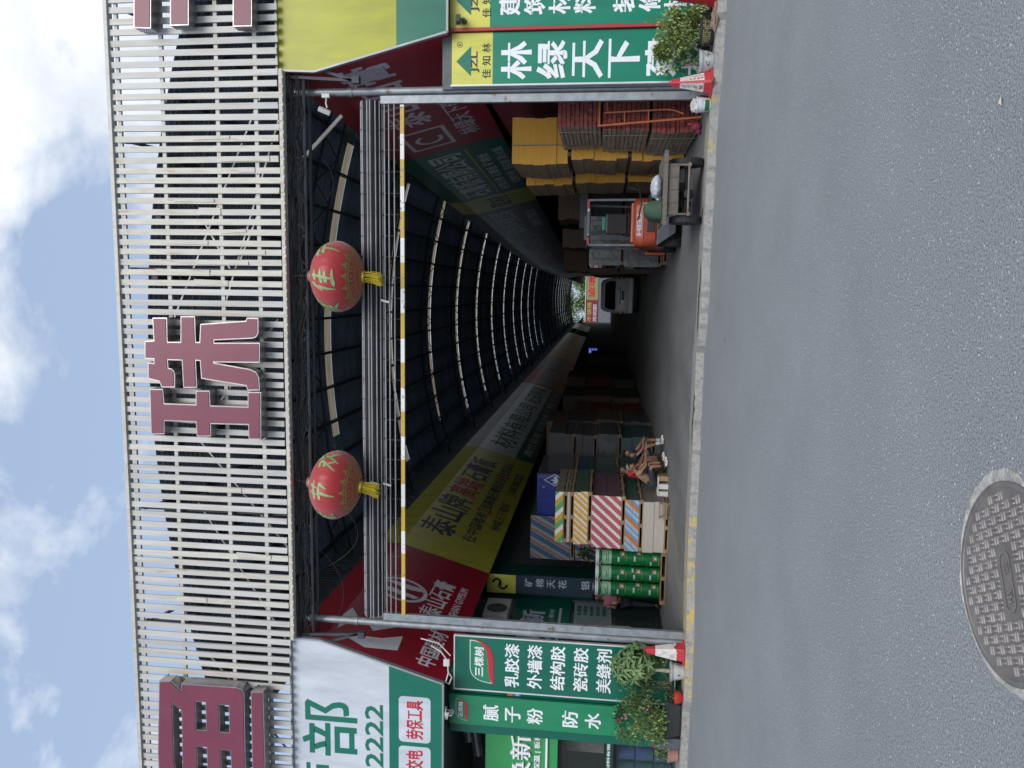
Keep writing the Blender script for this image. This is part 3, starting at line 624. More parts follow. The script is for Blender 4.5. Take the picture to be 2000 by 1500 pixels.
if True:
    a0 = -6.38; a1 = 3.36
    GR = mat('grille_rod', (0.55, 0.55, 0.57), 0.35, 0.5, var=0.2)
    t = thing('roller_grille', 'rolled up steel grille above the gate with hanging rods', 'roller grille', (-1.5, 0.25, 5.95))
    g = G(); n = 17
    for k in range(n):
        an = 2*math.pi*k/n + rnd.gauss(0, 0.05); r = 0.215+rnd.gauss(0, 0.008); g.tube([(a0, 0.25+r*math.cos(an), 5.97+r*math.sin(an)), (a1, 0.25+r*math.cos(an), 5.97+r*math.sin(an))], 0.0125, 6)
    for zz in (5.68, 5.6, 5.5): g.tube([(a0, 0.05, zz), (a1, 0.05, zz)], 0.012, 6)
    g.build('rod_roll', GR, t, smooth=60)
    g = G(); g.tube([(a0, 0.25, 5.97), (a1, 0.25, 5.97)], 0.17, 16); g.build('drum', mat('drum_dark', (0.022, 0.022, 0.03), 0.7, 0.0, var=0.2), t, smooth=50)
    g = G()
    for i in range(26):
        xx = a0+0.12+i*0.38
        g.tube([(xx, 0.25+0.23*math.cos(2*math.pi*k/16), 5.97+0.23*math.sin(2*math.pi*k/16)) for k in range(17)], 0.007, 4)
        g.tube([(xx, 0.05, 5.75), (xx, 0.05, 5.36)], 0.007, 4)
    g.build('tie_wire', STEEL_D, t)
    def hazard():
        m = bpy.data.materials.new('bar_paint'); m.use_nodes = True; tt_ = m.node_tree; P_ = tt_.nodes['Principled BSDF']
        geo = N(tt_, 'ShaderNodeNewGeometry'); sx = N(tt_, 'ShaderNodeSeparateXYZ'); tt_.links.new(geo.outputs['Position'], sx.inputs[0])
        ml = N(tt_, 'ShaderNodeMath', operation='MULTIPLY', i_1=1/0.92); fr_ = N(tt_, 'ShaderNodeMath', operation='FRACT'); gt = N(tt_, 'ShaderNodeMath', operation='GREATER_THAN', i_1=0.52)
        tt_.links.new(sx.outputs[0], ml.inputs[0]); tt_.links.new(ml.outputs[0], fr_.inputs[0]); tt_.links.new(fr_.outputs[0], gt.inputs[0])
        nn = N(tt_, 'ShaderNodeTexNoise', i_Scale=18.0, i_Detail=5.0); rr = N(tt_, 'ShaderNodeValToRGB'); rr.color_ramp.elements[0].position = 0.6; rr.color_ramp.elements[1].position = 0.68; tt_.links.new(geo.outputs['Position'], nn.inputs[0]); tt_.links.new(nn.outputs[0], rr.inputs[0])
        m1 = N(tt_, 'ShaderNodeMixRGB'); m1.inputs[1].default_value = (0.5, 0.34, 0.045, 1); m1.inputs[2].default_value = (0.72, 0.71, 0.68, 1); tt_.links.new(gt.outputs[0], m1.inputs[0])
        m2 = N(tt_, 'ShaderNodeMixRGB'); m2.inputs[2].default_value = (0.2, 0.19, 0.18, 1); tt_.links.new(rr.outputs[0], m2.inputs[0]); tt_.links.new(m1.outputs[0], m2.inputs[1])
        tt_.links.new(m2.outputs[0], P_.inputs['Base Color']); P_.inputs['Roughness'].default_value = 0.5; return m
    g = G(); g.box(a0+0.1, a1-0.09, 0.02, 0.07, 5.31, 5.385); g.build('bottom_bar', hazard(), t, bevel=0.006)
    g = G()
    for xx, zz in ((-3.72, 5.58), (-3.7, 5.83), (-0.25, 5.6)): g.box(xx, xx+0.035, 0.02, 0.035, zz, zz+0.16, 0, Matrix.Rotation(0.25, 3, 'Y'))
    g.build('paper_tag', mat('paper_white', (0.7, 0.7, 0.7), 0.7, var=0.05), t)

# ------------------------------------------------------------------ red lanterns
def lantern_cloth():
    m = bpy.data.materials.new('lantern_cloth'); m.use_nodes = True; t = m.node_tree; P_ = t.nodes['Principled BSDF']; l = t.links.new
    P_.inputs['Base Color'].default_value = (0.45, 0.034, 0.042, 1); P_.inputs['Roughness'].default_value = 0.42; P_.inputs['Sheen Weight'].default_value = 0.5
    n = N(t, 'ShaderNodeTexNoise', i_Scale=14.0, i_Detail=3.0); geo = N(t, 'ShaderNodeNewGeometry'); l(geo.outputs['Position'], n.inputs[0])
    b = N(t, 'ShaderNodeBump', i_Strength=0.25, i_Distance=0.02); l(n.outputs[0], b.inputs['Height']); l(b.outputs[0], P_.inputs['Normal'])
    tr = N(t, 'ShaderNodeBsdfTranslucent'); tr.inputs[0].default_value = (0.7, 0.05, 0.02, 1); ms = N(t, 'ShaderNodeMixShader', i_Fac=0.25); o_ = t.nodes['Material Output']
    l(P_.outputs[0], ms.inputs[1]); l(tr.outputs[0], ms.inputs[2]); l(ms.outputs[0], o_.inputs[0]); return m
CLOTH = lantern_cloth(); GOLD = mat('gold_foil', (0.55, 0.42, 0.06), 0.35, 0.4, var=0.2); GOLDP = mat('gold_print', (0.27, 0.24, 0.075), 0.5, var=0.1); LEAFG = mat('green_print', (0.24, 0.37, 0.16), 0.5, var=0.1)
BRONZE = mat('lantern_cap', (0.5, 0.36, 0.3), 0.35, 0.6, var=0.15)
RL, RZ = 0.64, 0.47
def lant_pt(phi, z, lift=0.0):
    """point on the lantern at angle phi (0 = towards street) and height z"""
    sph = max(0.0, 1-(z/RZ)**2)**0.5; r = RL*sph; a = phi
    rib = 1 - 0.018*(1-abs(math.cos(a*12)))   # slight ribs
    p = Vector((math.sin(a)*r*rib, -math.cos(a)*r*rib, z)); nrm = Vector((p.x/RL**2, p.y/RL**2, p.z/RZ**2)).normalized()
    return p + nrm*lift
BRUSH = {'佳': [(.28, 1, .02, .52), (.17, .75, .16, -.02), (.38, .84, .9, .88), (.63, 1.02, .61, .52), (.36, .53, .95, .58), (.42, .33, .88, .37), (.62, .52, .61, .06), (.3, .02, 1.03, .08)],
         '节': [(.04, .80, .98, .87), (.34, 1.02, .33, .66), (.70, 1.04, .62, .66), (.14, .55, .88, .58), (.86, .60, .70, .26), (.46, .56, .42, -.1)],
         '欢': [(.05, .74, .46, .78), (.45, .79, .03, .03), (.1, .6, .47, .1), (.7, 1.02, .52, .58), (.6, .77, 1.0, .79), (.98, .78, .86, .56), (.76, .62, .44, -.02), (.72, .4, 1.04, .0)],
         '度': [(.5, 1.04, .58, .9), (.14, .85, .97, .9), (.19, .86, .0, -.02), (.28, .66, .94, .7), (.45, .8, .46, .46), (.74, .8, .72, .46), (.44, .48, .74, .5), (.34, .35, .84, .39), (.82, .38, .28, -.02), (.42, .28, 1.0, -.02)]}
def lantern(loc, label, turn):
    t = thing('lantern', label, 'lantern', loc, 'red lanterns over the gate')
    g = G(); seg, rings = 96, 26; vs = []; fs = []
    for i in range(rings+1):
        z = -RZ*math.cos(math.pi*i/rings)*0.995
        vs += [lant_pt(2*math.pi*k/seg, z) for k in range(seg)]
    for i in range(rings): fs += [(i*seg+k, i*seg+(k+1) % seg, (i+1)*seg+(k+1) % seg, (i+1)*seg+k) for k in range(seg)]
    g.add(vs, fs); g.build('shade', CLOTH, t, smooth=60, local=True)
    g = G(); g.lathe([(0.1, 0.45), (0.11, 0.475), (0.1, 0.5), (0.11, 0.525), (0.085, 0.55), (0.0, 0.55)], (0, 0, 0), 20); g.build('cap', BRONZE, t, smooth=40, local=True)
    g = G(); g.lathe([(0.0, -0.51), (0.115, -0.51), (0.115, -0.45), (0.1, -0.44)], (0, 0, 0), 20); g.build('collar', GOLD, t, smooth=40, local=True)
    g = G()
    for k in range(90):
        a = rnd.uniform(0, 6.28); r0 = rnd.uniform(0.02, 0.1); ln = rnd.uniform(0.26, 0.34); d = 0.05
        p = Vector((math.cos(a)*r0, math.sin(a)*r0, -0.5)); q = p + Vector((math.cos(a)*0.02-d+rnd.gauss(0, .012), math.sin(a)*0.02, -ln))
        g.tube([p, p.lerp(q, .5)+Vector((0.012, 0, 0)), q], 0.006, 4, cap=False)
    g.build('tassel', mat('tassel_gold', (0.5, 0.40, 0.03), 0.45, 0.1, var=0.25, vscale=30), t, local=True)
    g = G(); g.tube([(0, 0, 0.55), (0.01, 0.0, 0.7), (-0.01, 0, 0.95)], 0.006, 5); g.build('hanging_wire', CABLE, t, local=True)
    # brushed characters wrapped on the cloth
    g = G()
    for i, ch in enumerate('欢度佳节欢度'):
        ph = turn + i*1.02
        for q, (x0, y0, x1, y1) in enumerate(BRUSH[ch]):
            d = Vector((x1-x0, y1-y0)); n_ = Vector((-d.y, d.x)).normalized(); vs = []; m_ = 6
            for k in range(m_+1):
                f = k/m_; w_ = 0.062*(1.25-0.9*f**2) if k else 0.03; cx, cy_ = x0+d.x*f, y0+d.y*f+0.03*math.sin(math.pi*f)
                for sg in (-1, 1):
                    xx, zz = cx+n_.x*w_*sg-0.5, cy_+n_.y*w_*sg-0.5; vs.append(lant_pt(ph+xx*0.66+zz*0.12, 0.07+zz*0.42, 0.004+0.0006*q))
            g.add(vs, [(2*k, 2*k+1, 2*k+3, 2*k+2) for k in range(m_)])
    g.build('brushed_lettering', LEAFG, t, local=True)
    g = G()                                                               # printed meander band and petals round the foot
    def band(z0, z1, a0=0, a1=6.2832, n=72):
        vs = []
        for i in range(n+1): a = a0+(a1-a0)*i/n; vs += [lant_pt(a, z0, 0.005), lant_pt(a, z1, 0.005)]
        g.add(vs, [(2*i, 2*i+2, 2*i+3, 2*i+1) for i in range(n)])
    band(-0.455, -0.445); band(-0.345, -0.327); band(-0.42, -0.41); band(-0.31, -0.30)
    for k in range(28):
        a = 2*math.pi*k/28
        if k % 2: band(-0.405, -0.345, a, a+0.05, 2); band(-0.405, -0.395, a, a+0.2, 3)
        else: band(-0.40, -0.36, a, a+0.05, 2); band(-0.372, -0.36, a-0.1, a+0.05, 3)
    for k in range(16):
        a = 2*math.pi*k/16
        for dz, da, rr in ((0.03, 0, 0.028), (0.0, -0.07, 0.022), (0.0, 0.07, 0.022), (0.05, 0, 0.013)):
            vs = [lant_pt(a+da, -0.305+dz, 0.006)]; m_ = 8
            for q in range(m_): vs.append(lant_pt(a+da+rr*1.7*math.cos(q*6.2832/m_)/1.0, -0.305+dz+rr*math.sin(q*6.2832/m_), 0.006))
            g.add(vs, [(0, 1+q, 1+(q+1) % m_) for q in range(m_)])
    g.build('printed_band', GOLDP, t, local=True)
    return t
l1 = lantern((0.2, -0.3, 6.46), 'red lantern with gold tassel hanging over the right half of the gate', -2.14); l1.rotation_euler = (0, R(0), 0)
l2 = lantern((-3.66, -0.3, 6.55), 'red lantern with gold tassel hanging over the left half of the gate', -3.04); l2.rotation_euler = (0, R(3), 0)

# ------------------------------------------------------------------ upright shop signs beside the gate
def sign_panel(name, label, a, b, c_, d, Y, m, cat='shop sign', frame=None):
    t = thing(name, label, cat, ((a+b)/2, Y, c_)); g = G(); g.box(a, b, Y, Y+0.06, c_, d); g.build('panel', m, t)
    if frame:
        g = G()
        for q in ((a-0.025, a, c_-0.025, d+0.025), (b, b+0.025, c_-0.025, d+0.025), (a, b, d, d+0.025), (a, b, c_-0.025, c_)): g.box(q[0], q[1], Y-0.012, Y+0.05, q[2], q[3])
        g.build('frame', frame, t)
    return t
S_GRN = vinyl('sign_green', (0.0, 0.115, 0.07), 0.3); S_GRN2 = vinyl('sign_green_light', (0.012, 0.20, 0.09), 0.28); S_GRN3 = vinyl('sign_green_jade', (0.0, 0.19, 0.115), 0.3); S_LIME = vinyl('sign_lime', (0.56, 0.55, 0.09), 0.35); PALE = mat('pale_frame', (0.6, 0.62, 0.63), 0.4, 0.2, var=0.1)
t = sign_panel('paint_sign', 'tall dark green paint shop sign with five rows of white characters', -7.75, -6.68, 0.14, 4.35, 0.14, S_GRN, frame=PALE)
g = G(); Y = 0.14
for i, s_ in enumerate(('乳胶漆', '外墙漆', '结构胶', '瓷砖胶', '美缝剂')): text(g, s_, facing(Y), -7.65+0.004*i, 3.085-0.442*i, 0.885, 0.29, bold=0.022)
g.build('white_lettering', T_WHT, t)
def leaf_logo(t, a, b, c_, d, Y, part='leaf_logo'):
    """green leaf badge with white outline, red sweep below, three white characters"""
    w_, h_ = b-a, d-c_
    def bez(p0, p1, p2, p3, n=10): return [tuple((1-s)**3*p0[k]+3*(1-s)**2*s*p1[k]+3*(1-s)*s*s*p2[k]+s**3*p3[k] for k in (0, 1)) for s in [i/n for i in range(n)]]
    top_ = bez((0, 0.06), (0.02, 0.75), (0.15, 1.0), (0.4, 1.0)) + [(1.0, 1.0)] + bez((1.0, 1.0), (1.0, 0.45), (0.85, 0.28), (0.6, 0.25)) + bez((0.6, 0.25), (0.4, 0.2), (0.2, 0.25), (0, 0.06))
    O = [(a+p[0]*w_, c_+p[1]*h_) for p in top_]
    g = G(); g.poly([ccw(O)], facing(Y-0.003)); lg = g.build(part, T_WHT, t)
    cx, cz = a+w_*0.5, c_+h_*0.6
    g = G(); g.poly([ccw([(cx+(p[0]-cx)*0.965, cz+(p[1]-cz)*0.93) for p in O])], facing(Y-0.006)); g.build('leaf_fill', S_GRN2, lg)
    sw = bez((0, 0.06), (0.2, 0.3), (0.45, 0.2), (0.62, 0.28)) + bez((0.62, 0.28), (0.85, 0.3), (0.95, 0.5), (1, 0.8)) + bez((1, 0.8), (1.0, 0.25), (0.8, 0.05), (0.5, 0.02)) + [(0, 0)]
    g = G(); g.poly([ccw([(a+p[0]*w_, c_+p[1]*h_) for p in sw])], facing(Y-0.009)); g.build('red_sweep', T_RED, lg)
    g = G(); text(g, '三棵树', facing(Y), a+w_*0.16, c_+h_*0.42, w_*0.7, h_*0.38, lift=0.012, bold=0.035); g.build('white_lettering', T_WHT, lg)
leaf_logo(t, -7.61, -6.74, 3.58, 4.06, 0.14)
t = sign_panel('paint_sign', 'mid green hanging sign with one column of white characters behind the big planter', -8.47, -7.87, 0.33, 4.45, 0.1, S_GRN2, frame=None)
g = G(); column_text(g, '腻子粉', facing(0.1), -8.19, 3.78, 0.33, 0.31, 0.43, bold=0.022); column_text(g, '防水', facing(0.1), -8.19, 2.24, 0.33, 0.31, 0.44, bold=0.022); g.build('white_lettering', T_WHT, t)
leaf_logo(t, -8.39, -7.94, 4.08, 4.32, 0.1)
# dark green pillar between the two signs with small stickers
t = thing('pillar', 'dark green end pillar squeezed between the two paint signs', 'pillar', (-7.8, 0.2, 0)); g = G(); g.box(-8.7, -7.4, 0.21, 0.9, 0, 4.45); g.build('cladding', GREEN_D, t)
g = G(); g.box(-7.86, -7.77, 0.195, 0.205, 3.05, 3.2); g.build('blue_sticker', mat('sticker_blue', (0.03, 0.2, 0.5), 0.4), t); g = G(); g.box(-7.86, -7.77, 0.195, 0.205, 3.21, 3.32); g.build('orange_sticker', mat('sticker_orange', (0.5, 0.18, 0.03), 0.4), t)
g = G(); text(g, '文明', facing(0.195), -7.85, 3.09, 0.07, 0.07); g.build('sticker_lettering', T_WHT, t)
# right: two signs of the same board dealer
def dealer_logo(t, xc, w_, Y, reg=True):
    g = G(); g.poly([[(xc-0.25, 4.08), (xc+0.25, 4.08), (xc, 4.34)]], facing(Y-0.004)); 
    lg = g.build('roof_logo', T_GRN, t)
    g = G(); text(g, 'JZL', facing(Y), xc-0.19, 3.93, 0.35, 0.15, bold=0.03)
    for i, ch in enumerate('佳知林'): text(g, ch, facing(Y), xc-0.29+i*0.215, 3.73, 0.155, 0.155, bold=0.02)
    if reg: fr = facing(Y); ring(g, fr, xc+0.28, 4.28, 0.04, 0.048, 20); text(g, 'R', fr, xc+0.262, 4.258, 0.036, 0.045)
    g.build('black_lettering', T_BLK, lg)
t = sign_panel('building_supplies_sign', 'tall green sign with one column of large white characters next to the gate', 3.56, 4.42, 0.18, 3.70, -0.1, S_GRN3)
g = G(); g.box(3.56, 4.42, -0.1, -0.04, 3.70, 4.42); g.build('lime_head', S_LIME, t); dealer_logo(t, 3.95, 0.8, -0.1)
g = G()
for i, ch in enumerate('林绿天下建材'): text(g, ch, facing(-0.1), 3.63, 3.02-0.615*i, 0.64, 0.53, bold=0.032)
g.build('white_lettering', T_WHT, t)
g = G(); g.box(3.53, 3.558, -0.12, -0.04, 0.18, 4.44); g.build('white_edge', PALE, t)
t = sign_panel('building_supplies_sign', 'green sign with small white characters cut by the frame beyond the red strip', 4.5, 6.6, 0.18, 3.75, -0.13, S_GRN3)
g = G(); g.box(4.5, 6.6, -0.13, -0.07, 3.75, 4.45); g.build('lime_head', S_LIME, t); dealer_logo(t, 4.95, 0.8, -0.13)
g = G()
for i, ch in enumerate('建筑材料 装修材料'):
    if ch != ' ': text(g, ch, facing(-0.13), 4.68, 3.22-0.425*i+(0.19 if i > 4 else 0), 0.36, 0.37, bold=0.035)
for i, ch in enumerate('水电五金 厨卫洁具'):
    if ch != ' ': text(g, ch, facing(-0.13), 5.4, 3.22-0.425*i+(0.19 if i > 4 else 0), 0.36, 0.37, bold=0.035)
g.build('white_lettering', T_WHT, t)
t = thing('divider_strip', 'narrow red strip between the two green building supply signs', 'trim strip', (4.46, -0.15, 0.2)); g = G(); g.box(4.435, 4.485, -0.17, -0.05, 0.18, 4.46); g.build('strip', mat('strip_red', (0.35, 0.03, 0.035), 0.45, var=0.1), t)
g = G(); g.box(3.5, 10, -0.04, 0.9, 0.02, 4.6); tag(g.build('pillar', SHOPW), 'plain shop end wall behind the two green building supply signs', 'pillar')

# ------------------------------------------------------------------ stacked goods
WOOD = mat('pallet_wood', (0.30, 0.20, 0.11), 0.75, var=0.3, vscale=4, stretch=(1, 1, 6), c2=(0.16, 0.11, 0.07), c2scale=3)
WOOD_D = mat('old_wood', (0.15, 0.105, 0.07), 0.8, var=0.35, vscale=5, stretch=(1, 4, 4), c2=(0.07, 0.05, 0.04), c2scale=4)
def pallet(g, x0, x1, y0, y1, z0, h=0.11, mi=0):
    for i in range(4): yy = y0+(y1-y0-0.1)*i/3; g.box(x0, x1, yy, yy+0.1, z0+h-0.022, z0+h, mi)
    for i in range(3): xx = x0+(x1-x0-0.09)*i/2; g.box(xx, xx+0.09, y0, y1, z0+0.022, z0+h-0.022, mi)
    for i in range(3): yy = y0+(y1-y0-0.1)*i/2; g.box(x0, x1, yy, yy+0.1, z0, z0+0.02, mi)
def striped(name, cols, dirx, dirz, period, tooth=0.012, dots=None):
    m = bpy.data.materials.new(name); m.use_nodes = True; t = m.node_tree; P_ = t.nodes['Principled BSDF']; l = t.links.new
    geo = N(t, 'ShaderNodeNewGeometry'); sx = N(t, 'ShaderNodeSeparateXYZ'); l(geo.outputs['Position'], sx.inputs[0])
    def mth(op, a, b=None):
        n_ = N(t, 'ShaderNodeMath', operation=op)
        for i, q in enumerate((a, b)):
            if q is None: continue
            if isinstance(q, (int, float)): n_.inputs[i].default_value = q
            else: l(q, n_.inputs[i])
        return n_.outputs[0]
    zq = mth('MULTIPLY', mth('FLOOR', mth('DIVIDE', sx.outputs[2], tooth*2)), tooth*2)
    alt = mth('MULTIPLY', mth('FLOOR', mth('MULTIPLY', mth('FRACT', mth('DIVIDE', sx.outputs[2], tooth*4)), 2.0)), 0.012)
    v = mth('ADD', mth('ADD', mth('MULTIPLY', sx.outputs[0], dirx), mth('MULTIPLY', zq, dirz)), alt)
    fr_ = mth('FRACT', mth('DIVIDE', mth('ADD', v, 50.0), period))
    rp_ = N(t, 'ShaderNodeValToRGB'); rp_.color_ramp.interpolation = 'CONSTANT'; e = rp_.color_ramp.elements
    e[0].position = 0; e[0].color = (*cols[0][1], 1)
    e[1].position = cols[1][0]; e[1].color = (*cols[1][1], 1)
    for p_, c_ in cols[2:]: q = e.new(p_); q.color = (*c_, 1)
    l(fr_, rp_.inputs[0])
    n1 = N(t, 'ShaderNodeTexNoise', i_Scale=6.0, i_Detail=4.0); mpn = N(t, 'ShaderNodeMapping'); mpn.inputs['Scale'].default_value = (1, 1, 12); l(geo.outputs['Position'], mpn.inputs[0]); l(mpn.outputs[0], n1.inputs[0])
    mr = N(t, 'ShaderNodeMapRange', i_1=0.3, i_2=0.7, i_3=0.82, i_4=1.1); l(n1.outputs[0], mr.inputs[0]); mu = N(t, 'ShaderNodeMixRGB', blend_type='MULTIPLY', i_Fac=1.0); l(rp_.outputs[0], mu.inputs[1]); l(mr.outputs[0], mu.inputs[2])
    l(mu.outputs[0], P_.inputs['Base Color']); P_.inputs['Roughness'].default_value = 0.6
    w_ = N(t, 'ShaderNodeMath', operation='SINE'); l(mth('MULTIPLY', sx.outputs[2], 300.0), w_.inputs[0]); bn = N(t, 'ShaderNodeBump', i_Strength=0.25, i_Distance=0.006); l(w_.outputs[0], bn.inputs['Height']); l(bn.outputs[0], P_.inputs['Normal'])
    return m
W_ = (0.66, 0.66, 0.64)
S_RED = striped('board_red_stripe', [(0, (0.42, 0.09, 0.12)), (0.62, W_)], -1, 0.9, 0.235)
S_YEL2 = striped('board_yellow_stripe', [(0, (0.60, 0.36, 0.10)), (0.3, W_), (0.42, (0.60, 0.36, 0.10)), (0.6, (0.55, 0.33, 0.03)), (0.8, W_)], -1, 0.9, 0.3)
S_BLU = striped('board_blue_stripe', [(0, (0.36, 0.42, 0.48)), (0.22, (0.08, 0.28, 0.55)), (0.34, (0.36, 0.45, 0.55)), (0.55, (0.08, 0.28, 0.55)), (0.72, (0.50, 0.17, 0.03))], -1, 0.95, 0.42)
S_GRN4 = striped('board_green_stripe', [(0, (0.08, 0.33, 0.12)), (0.36, W_), (0.66, (0.50, 0.34, 0.02))], -1, -1.0, 0.43)
S_FAD = striped('board_faded_stripe', [(0, (0.05, 0.12, 0.22)), (0.45, (0.26, 0.29, 0.34)), (0.72, (0.30, 0.12, 0.08)), (0.9, (0.26, 0.29, 0.34))], -1, 0.55, 0.34)
SHEET = mat('board_grey', (0.40, 0.38, 0.34), 0.7, var=0.14, vscale=3, stretch=(1, 1, 30), c2=(0.48, 0.46, 0.42), c2scale=2, bump=0.1, bscale=14)
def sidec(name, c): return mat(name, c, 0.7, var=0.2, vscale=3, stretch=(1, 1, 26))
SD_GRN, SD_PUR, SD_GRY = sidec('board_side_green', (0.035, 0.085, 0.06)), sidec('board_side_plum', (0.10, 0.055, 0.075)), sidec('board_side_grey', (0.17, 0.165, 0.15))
def board_block(g, x0, x1, y0, y1, z0, z1, groups=3, jit=0.02):
    """front (0) and side (1) faces, in a few packs with ragged offsets"""
    for i in range(groups):
        a, b = z0+(z1-z0)*i/groups, z0+(z1-z0)*(i+1)/groups; dx = rnd.uniform(-jit, jit)/2; dy = rnd.uniform(0, jit)
        vs = [(x, y, z) for z in (a+0.002, b) for y in (y0+dy, y1) for x in (x0+dx, x1+dx)]
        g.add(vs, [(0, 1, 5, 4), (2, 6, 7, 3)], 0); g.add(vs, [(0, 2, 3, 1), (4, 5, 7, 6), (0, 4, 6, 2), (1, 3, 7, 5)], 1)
def pallet_stack(name, label, x0, x1, y0, y1, z0, z1, mf, ms, groups=2, group='plasterboard packs in the striped stack', jit=0.02):
    t = thing(name, label, 'board pack', ((x0+x1)/2, y0, z0), group)
    g = G(); pallet(g, x0, x1, y0+0.02, y1, z0, 0.095); g.build('pallet', WOOD, t)
    g = G(); board_block(g, x0, x1, y0, y1, z0+0.098, z1, groups, jit); g.build('boards', [mf, ms], t)
    return t
Y0, Y1 = 4.0, 6.35
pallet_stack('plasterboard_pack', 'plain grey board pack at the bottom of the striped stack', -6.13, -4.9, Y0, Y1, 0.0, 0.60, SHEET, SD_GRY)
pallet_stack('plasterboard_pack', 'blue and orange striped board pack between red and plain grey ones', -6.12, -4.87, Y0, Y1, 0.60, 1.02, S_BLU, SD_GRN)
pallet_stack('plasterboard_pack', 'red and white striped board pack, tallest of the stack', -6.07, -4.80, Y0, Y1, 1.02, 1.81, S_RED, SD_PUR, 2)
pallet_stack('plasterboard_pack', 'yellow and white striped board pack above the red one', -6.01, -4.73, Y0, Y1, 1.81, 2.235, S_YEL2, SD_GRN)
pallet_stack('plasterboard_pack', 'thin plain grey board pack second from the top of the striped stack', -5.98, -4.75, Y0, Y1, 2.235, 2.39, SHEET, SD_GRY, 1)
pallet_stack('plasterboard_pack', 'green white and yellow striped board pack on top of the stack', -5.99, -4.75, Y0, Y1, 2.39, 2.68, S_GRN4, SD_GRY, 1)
for z0, z1, lb in ((2.29, 3.50, 'faded blue and orange striped board pack on top behind the paint drums'), (1.08, 2.26, 'faded blue striped board pack half hidden by the plant behind the paint drums'), (0.0, 1.05, 'faded blue striped board pack hidden low behind the paint drums')):
    pallet_stack('plasterboard_pack', lb, -7.36, -6.14, 6.6, 9.0, z0, z1, S_FAD, SD_GRN, 2, group='faded board packs behind the paint drums')
PLB = mat('blue_wrap', (0.03, 0.045, 0.24), 0.25, var=0.25, vscale=2, bump=0.35, bscale=7, coat=0.3)
PLG = mat('clear_wrap', (0.075, 0.08, 0.09), 0.18, var=0.4, vscale=3, bump=0.6, bscale=9, coat=0.5)
t = thing('wrapped_pack', 'royal blue plastic wrapped pack with white mountain emblem behind the striped stack', 'board pack', (-5.5, 6.6, 2.2))
g = G(); pallet(g, -6.1, -4.95, 6.62, 9.0, 2.26, 0.1); g.build('pallet', WOOD, t)
g = G(); board_block(g, -6.1, -4.95, 6.6, 9.0, 2.365, 3.34, 1, 0); g.build('wrapped_boards', [PLB, PLG], t, bevel=0.02)
g = G(); fr = facing(6.592); cx, cz = -5.12, 2.86
g.poly([[(cx-0.17, cz), (cx, cz-0.3), (cx+0.17, cz), (cx, cz+0.3)], [(cx-0.145, cz), (cx, cz+0.26), (cx+0.145, cz), (cx, cz-0.26)]], fr); g.poly([[(cx-0.11, cz-0.04), (cx-0.03, cz-0.1), (cx+0.11, cz-0.05), (cx+0.08, cz+0.04), (cx+0.03, cz+0.0), (cx, cz+0.13), (cx-0.04, cz+0.01), (cx-0.09, cz+0.07)]], fr); ring(g, fr, cx-0.2, cz+0.3, 0.018, 0.024, 14)
g.build('mountain_emblem', T_GRY, t)
pallet_stack('wrapped_pack', 'dark green wrapped pack with a blue band under the royal blue pack', -6.1, -4.93, 6.6, 9.0, 1.1, 2.24, SD_GRN, mat('green_wrap', (0.012, 0.05, 0.045), 0.3, var=0.3, vscale=2, c2=(0.015, 0.05, 0.16), c2scale=0.9, c2pos=(0.58, 0.6), stretch=(1, 0.2, 2)), 1, group=None)
pallet_stack('wrapped_pack', 'dark green wrapped pack on the floor under the royal blue pack', -6.1, -4.9, 6.6, 9.0, 0.0, 1.08, SD_GRN, SD_GRN, 1, group=None)
# dark stacks deeper on the left
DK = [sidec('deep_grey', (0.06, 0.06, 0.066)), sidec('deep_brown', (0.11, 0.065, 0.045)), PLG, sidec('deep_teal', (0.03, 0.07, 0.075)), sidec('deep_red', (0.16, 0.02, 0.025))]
def deep(x0, x1, y0, y1, levels, lb, group):
    z = 0
    for i, (h, k) in enumerate(levels):
        t = thing('stacked_pack', lb, 'board pack', ((x0+x1)/2, y0, z), group)
        dx = rnd.uniform(-0.06, 0.06); g = G(); pallet(g, x0+dx, x1+dx, y0, y1, z, 0.1); g.build('pallet', WOOD_D, t)
        g = G(); board_block(g, x0+dx, x1+dx, y0, y1, z+0.1, z+h, 3 if k != 2 else 1, 0.05); g.build('boards', [DK[k], DK[k]], t, bevel=0.03 if k == 2 else None); z += h+0.005
LBL = 'dim board pack stacked on a pallet deep along the left row'
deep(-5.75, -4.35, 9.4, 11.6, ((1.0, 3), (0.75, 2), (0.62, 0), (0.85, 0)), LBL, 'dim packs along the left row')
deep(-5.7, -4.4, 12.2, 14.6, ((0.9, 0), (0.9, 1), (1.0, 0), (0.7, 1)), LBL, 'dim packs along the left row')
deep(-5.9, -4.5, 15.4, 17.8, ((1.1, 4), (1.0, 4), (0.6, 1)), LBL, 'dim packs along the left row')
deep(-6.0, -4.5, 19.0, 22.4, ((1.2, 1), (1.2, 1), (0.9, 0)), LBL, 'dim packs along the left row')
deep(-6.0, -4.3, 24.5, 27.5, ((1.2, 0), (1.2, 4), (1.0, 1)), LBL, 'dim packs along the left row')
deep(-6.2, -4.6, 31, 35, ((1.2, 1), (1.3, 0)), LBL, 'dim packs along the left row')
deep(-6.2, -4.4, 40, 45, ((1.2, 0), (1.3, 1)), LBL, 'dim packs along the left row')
LBR = 'dim board pack stacked on a pallet behind the forklift on the right row'
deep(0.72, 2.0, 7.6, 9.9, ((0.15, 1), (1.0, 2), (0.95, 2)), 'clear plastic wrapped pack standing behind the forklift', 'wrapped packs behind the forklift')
deep(2.2, 3.5, 10.5, 12.9, ((1.1, 1), (1.1, 0), (0.15, 1), (0.8, 1)), LBR, 'dim packs along the right row')
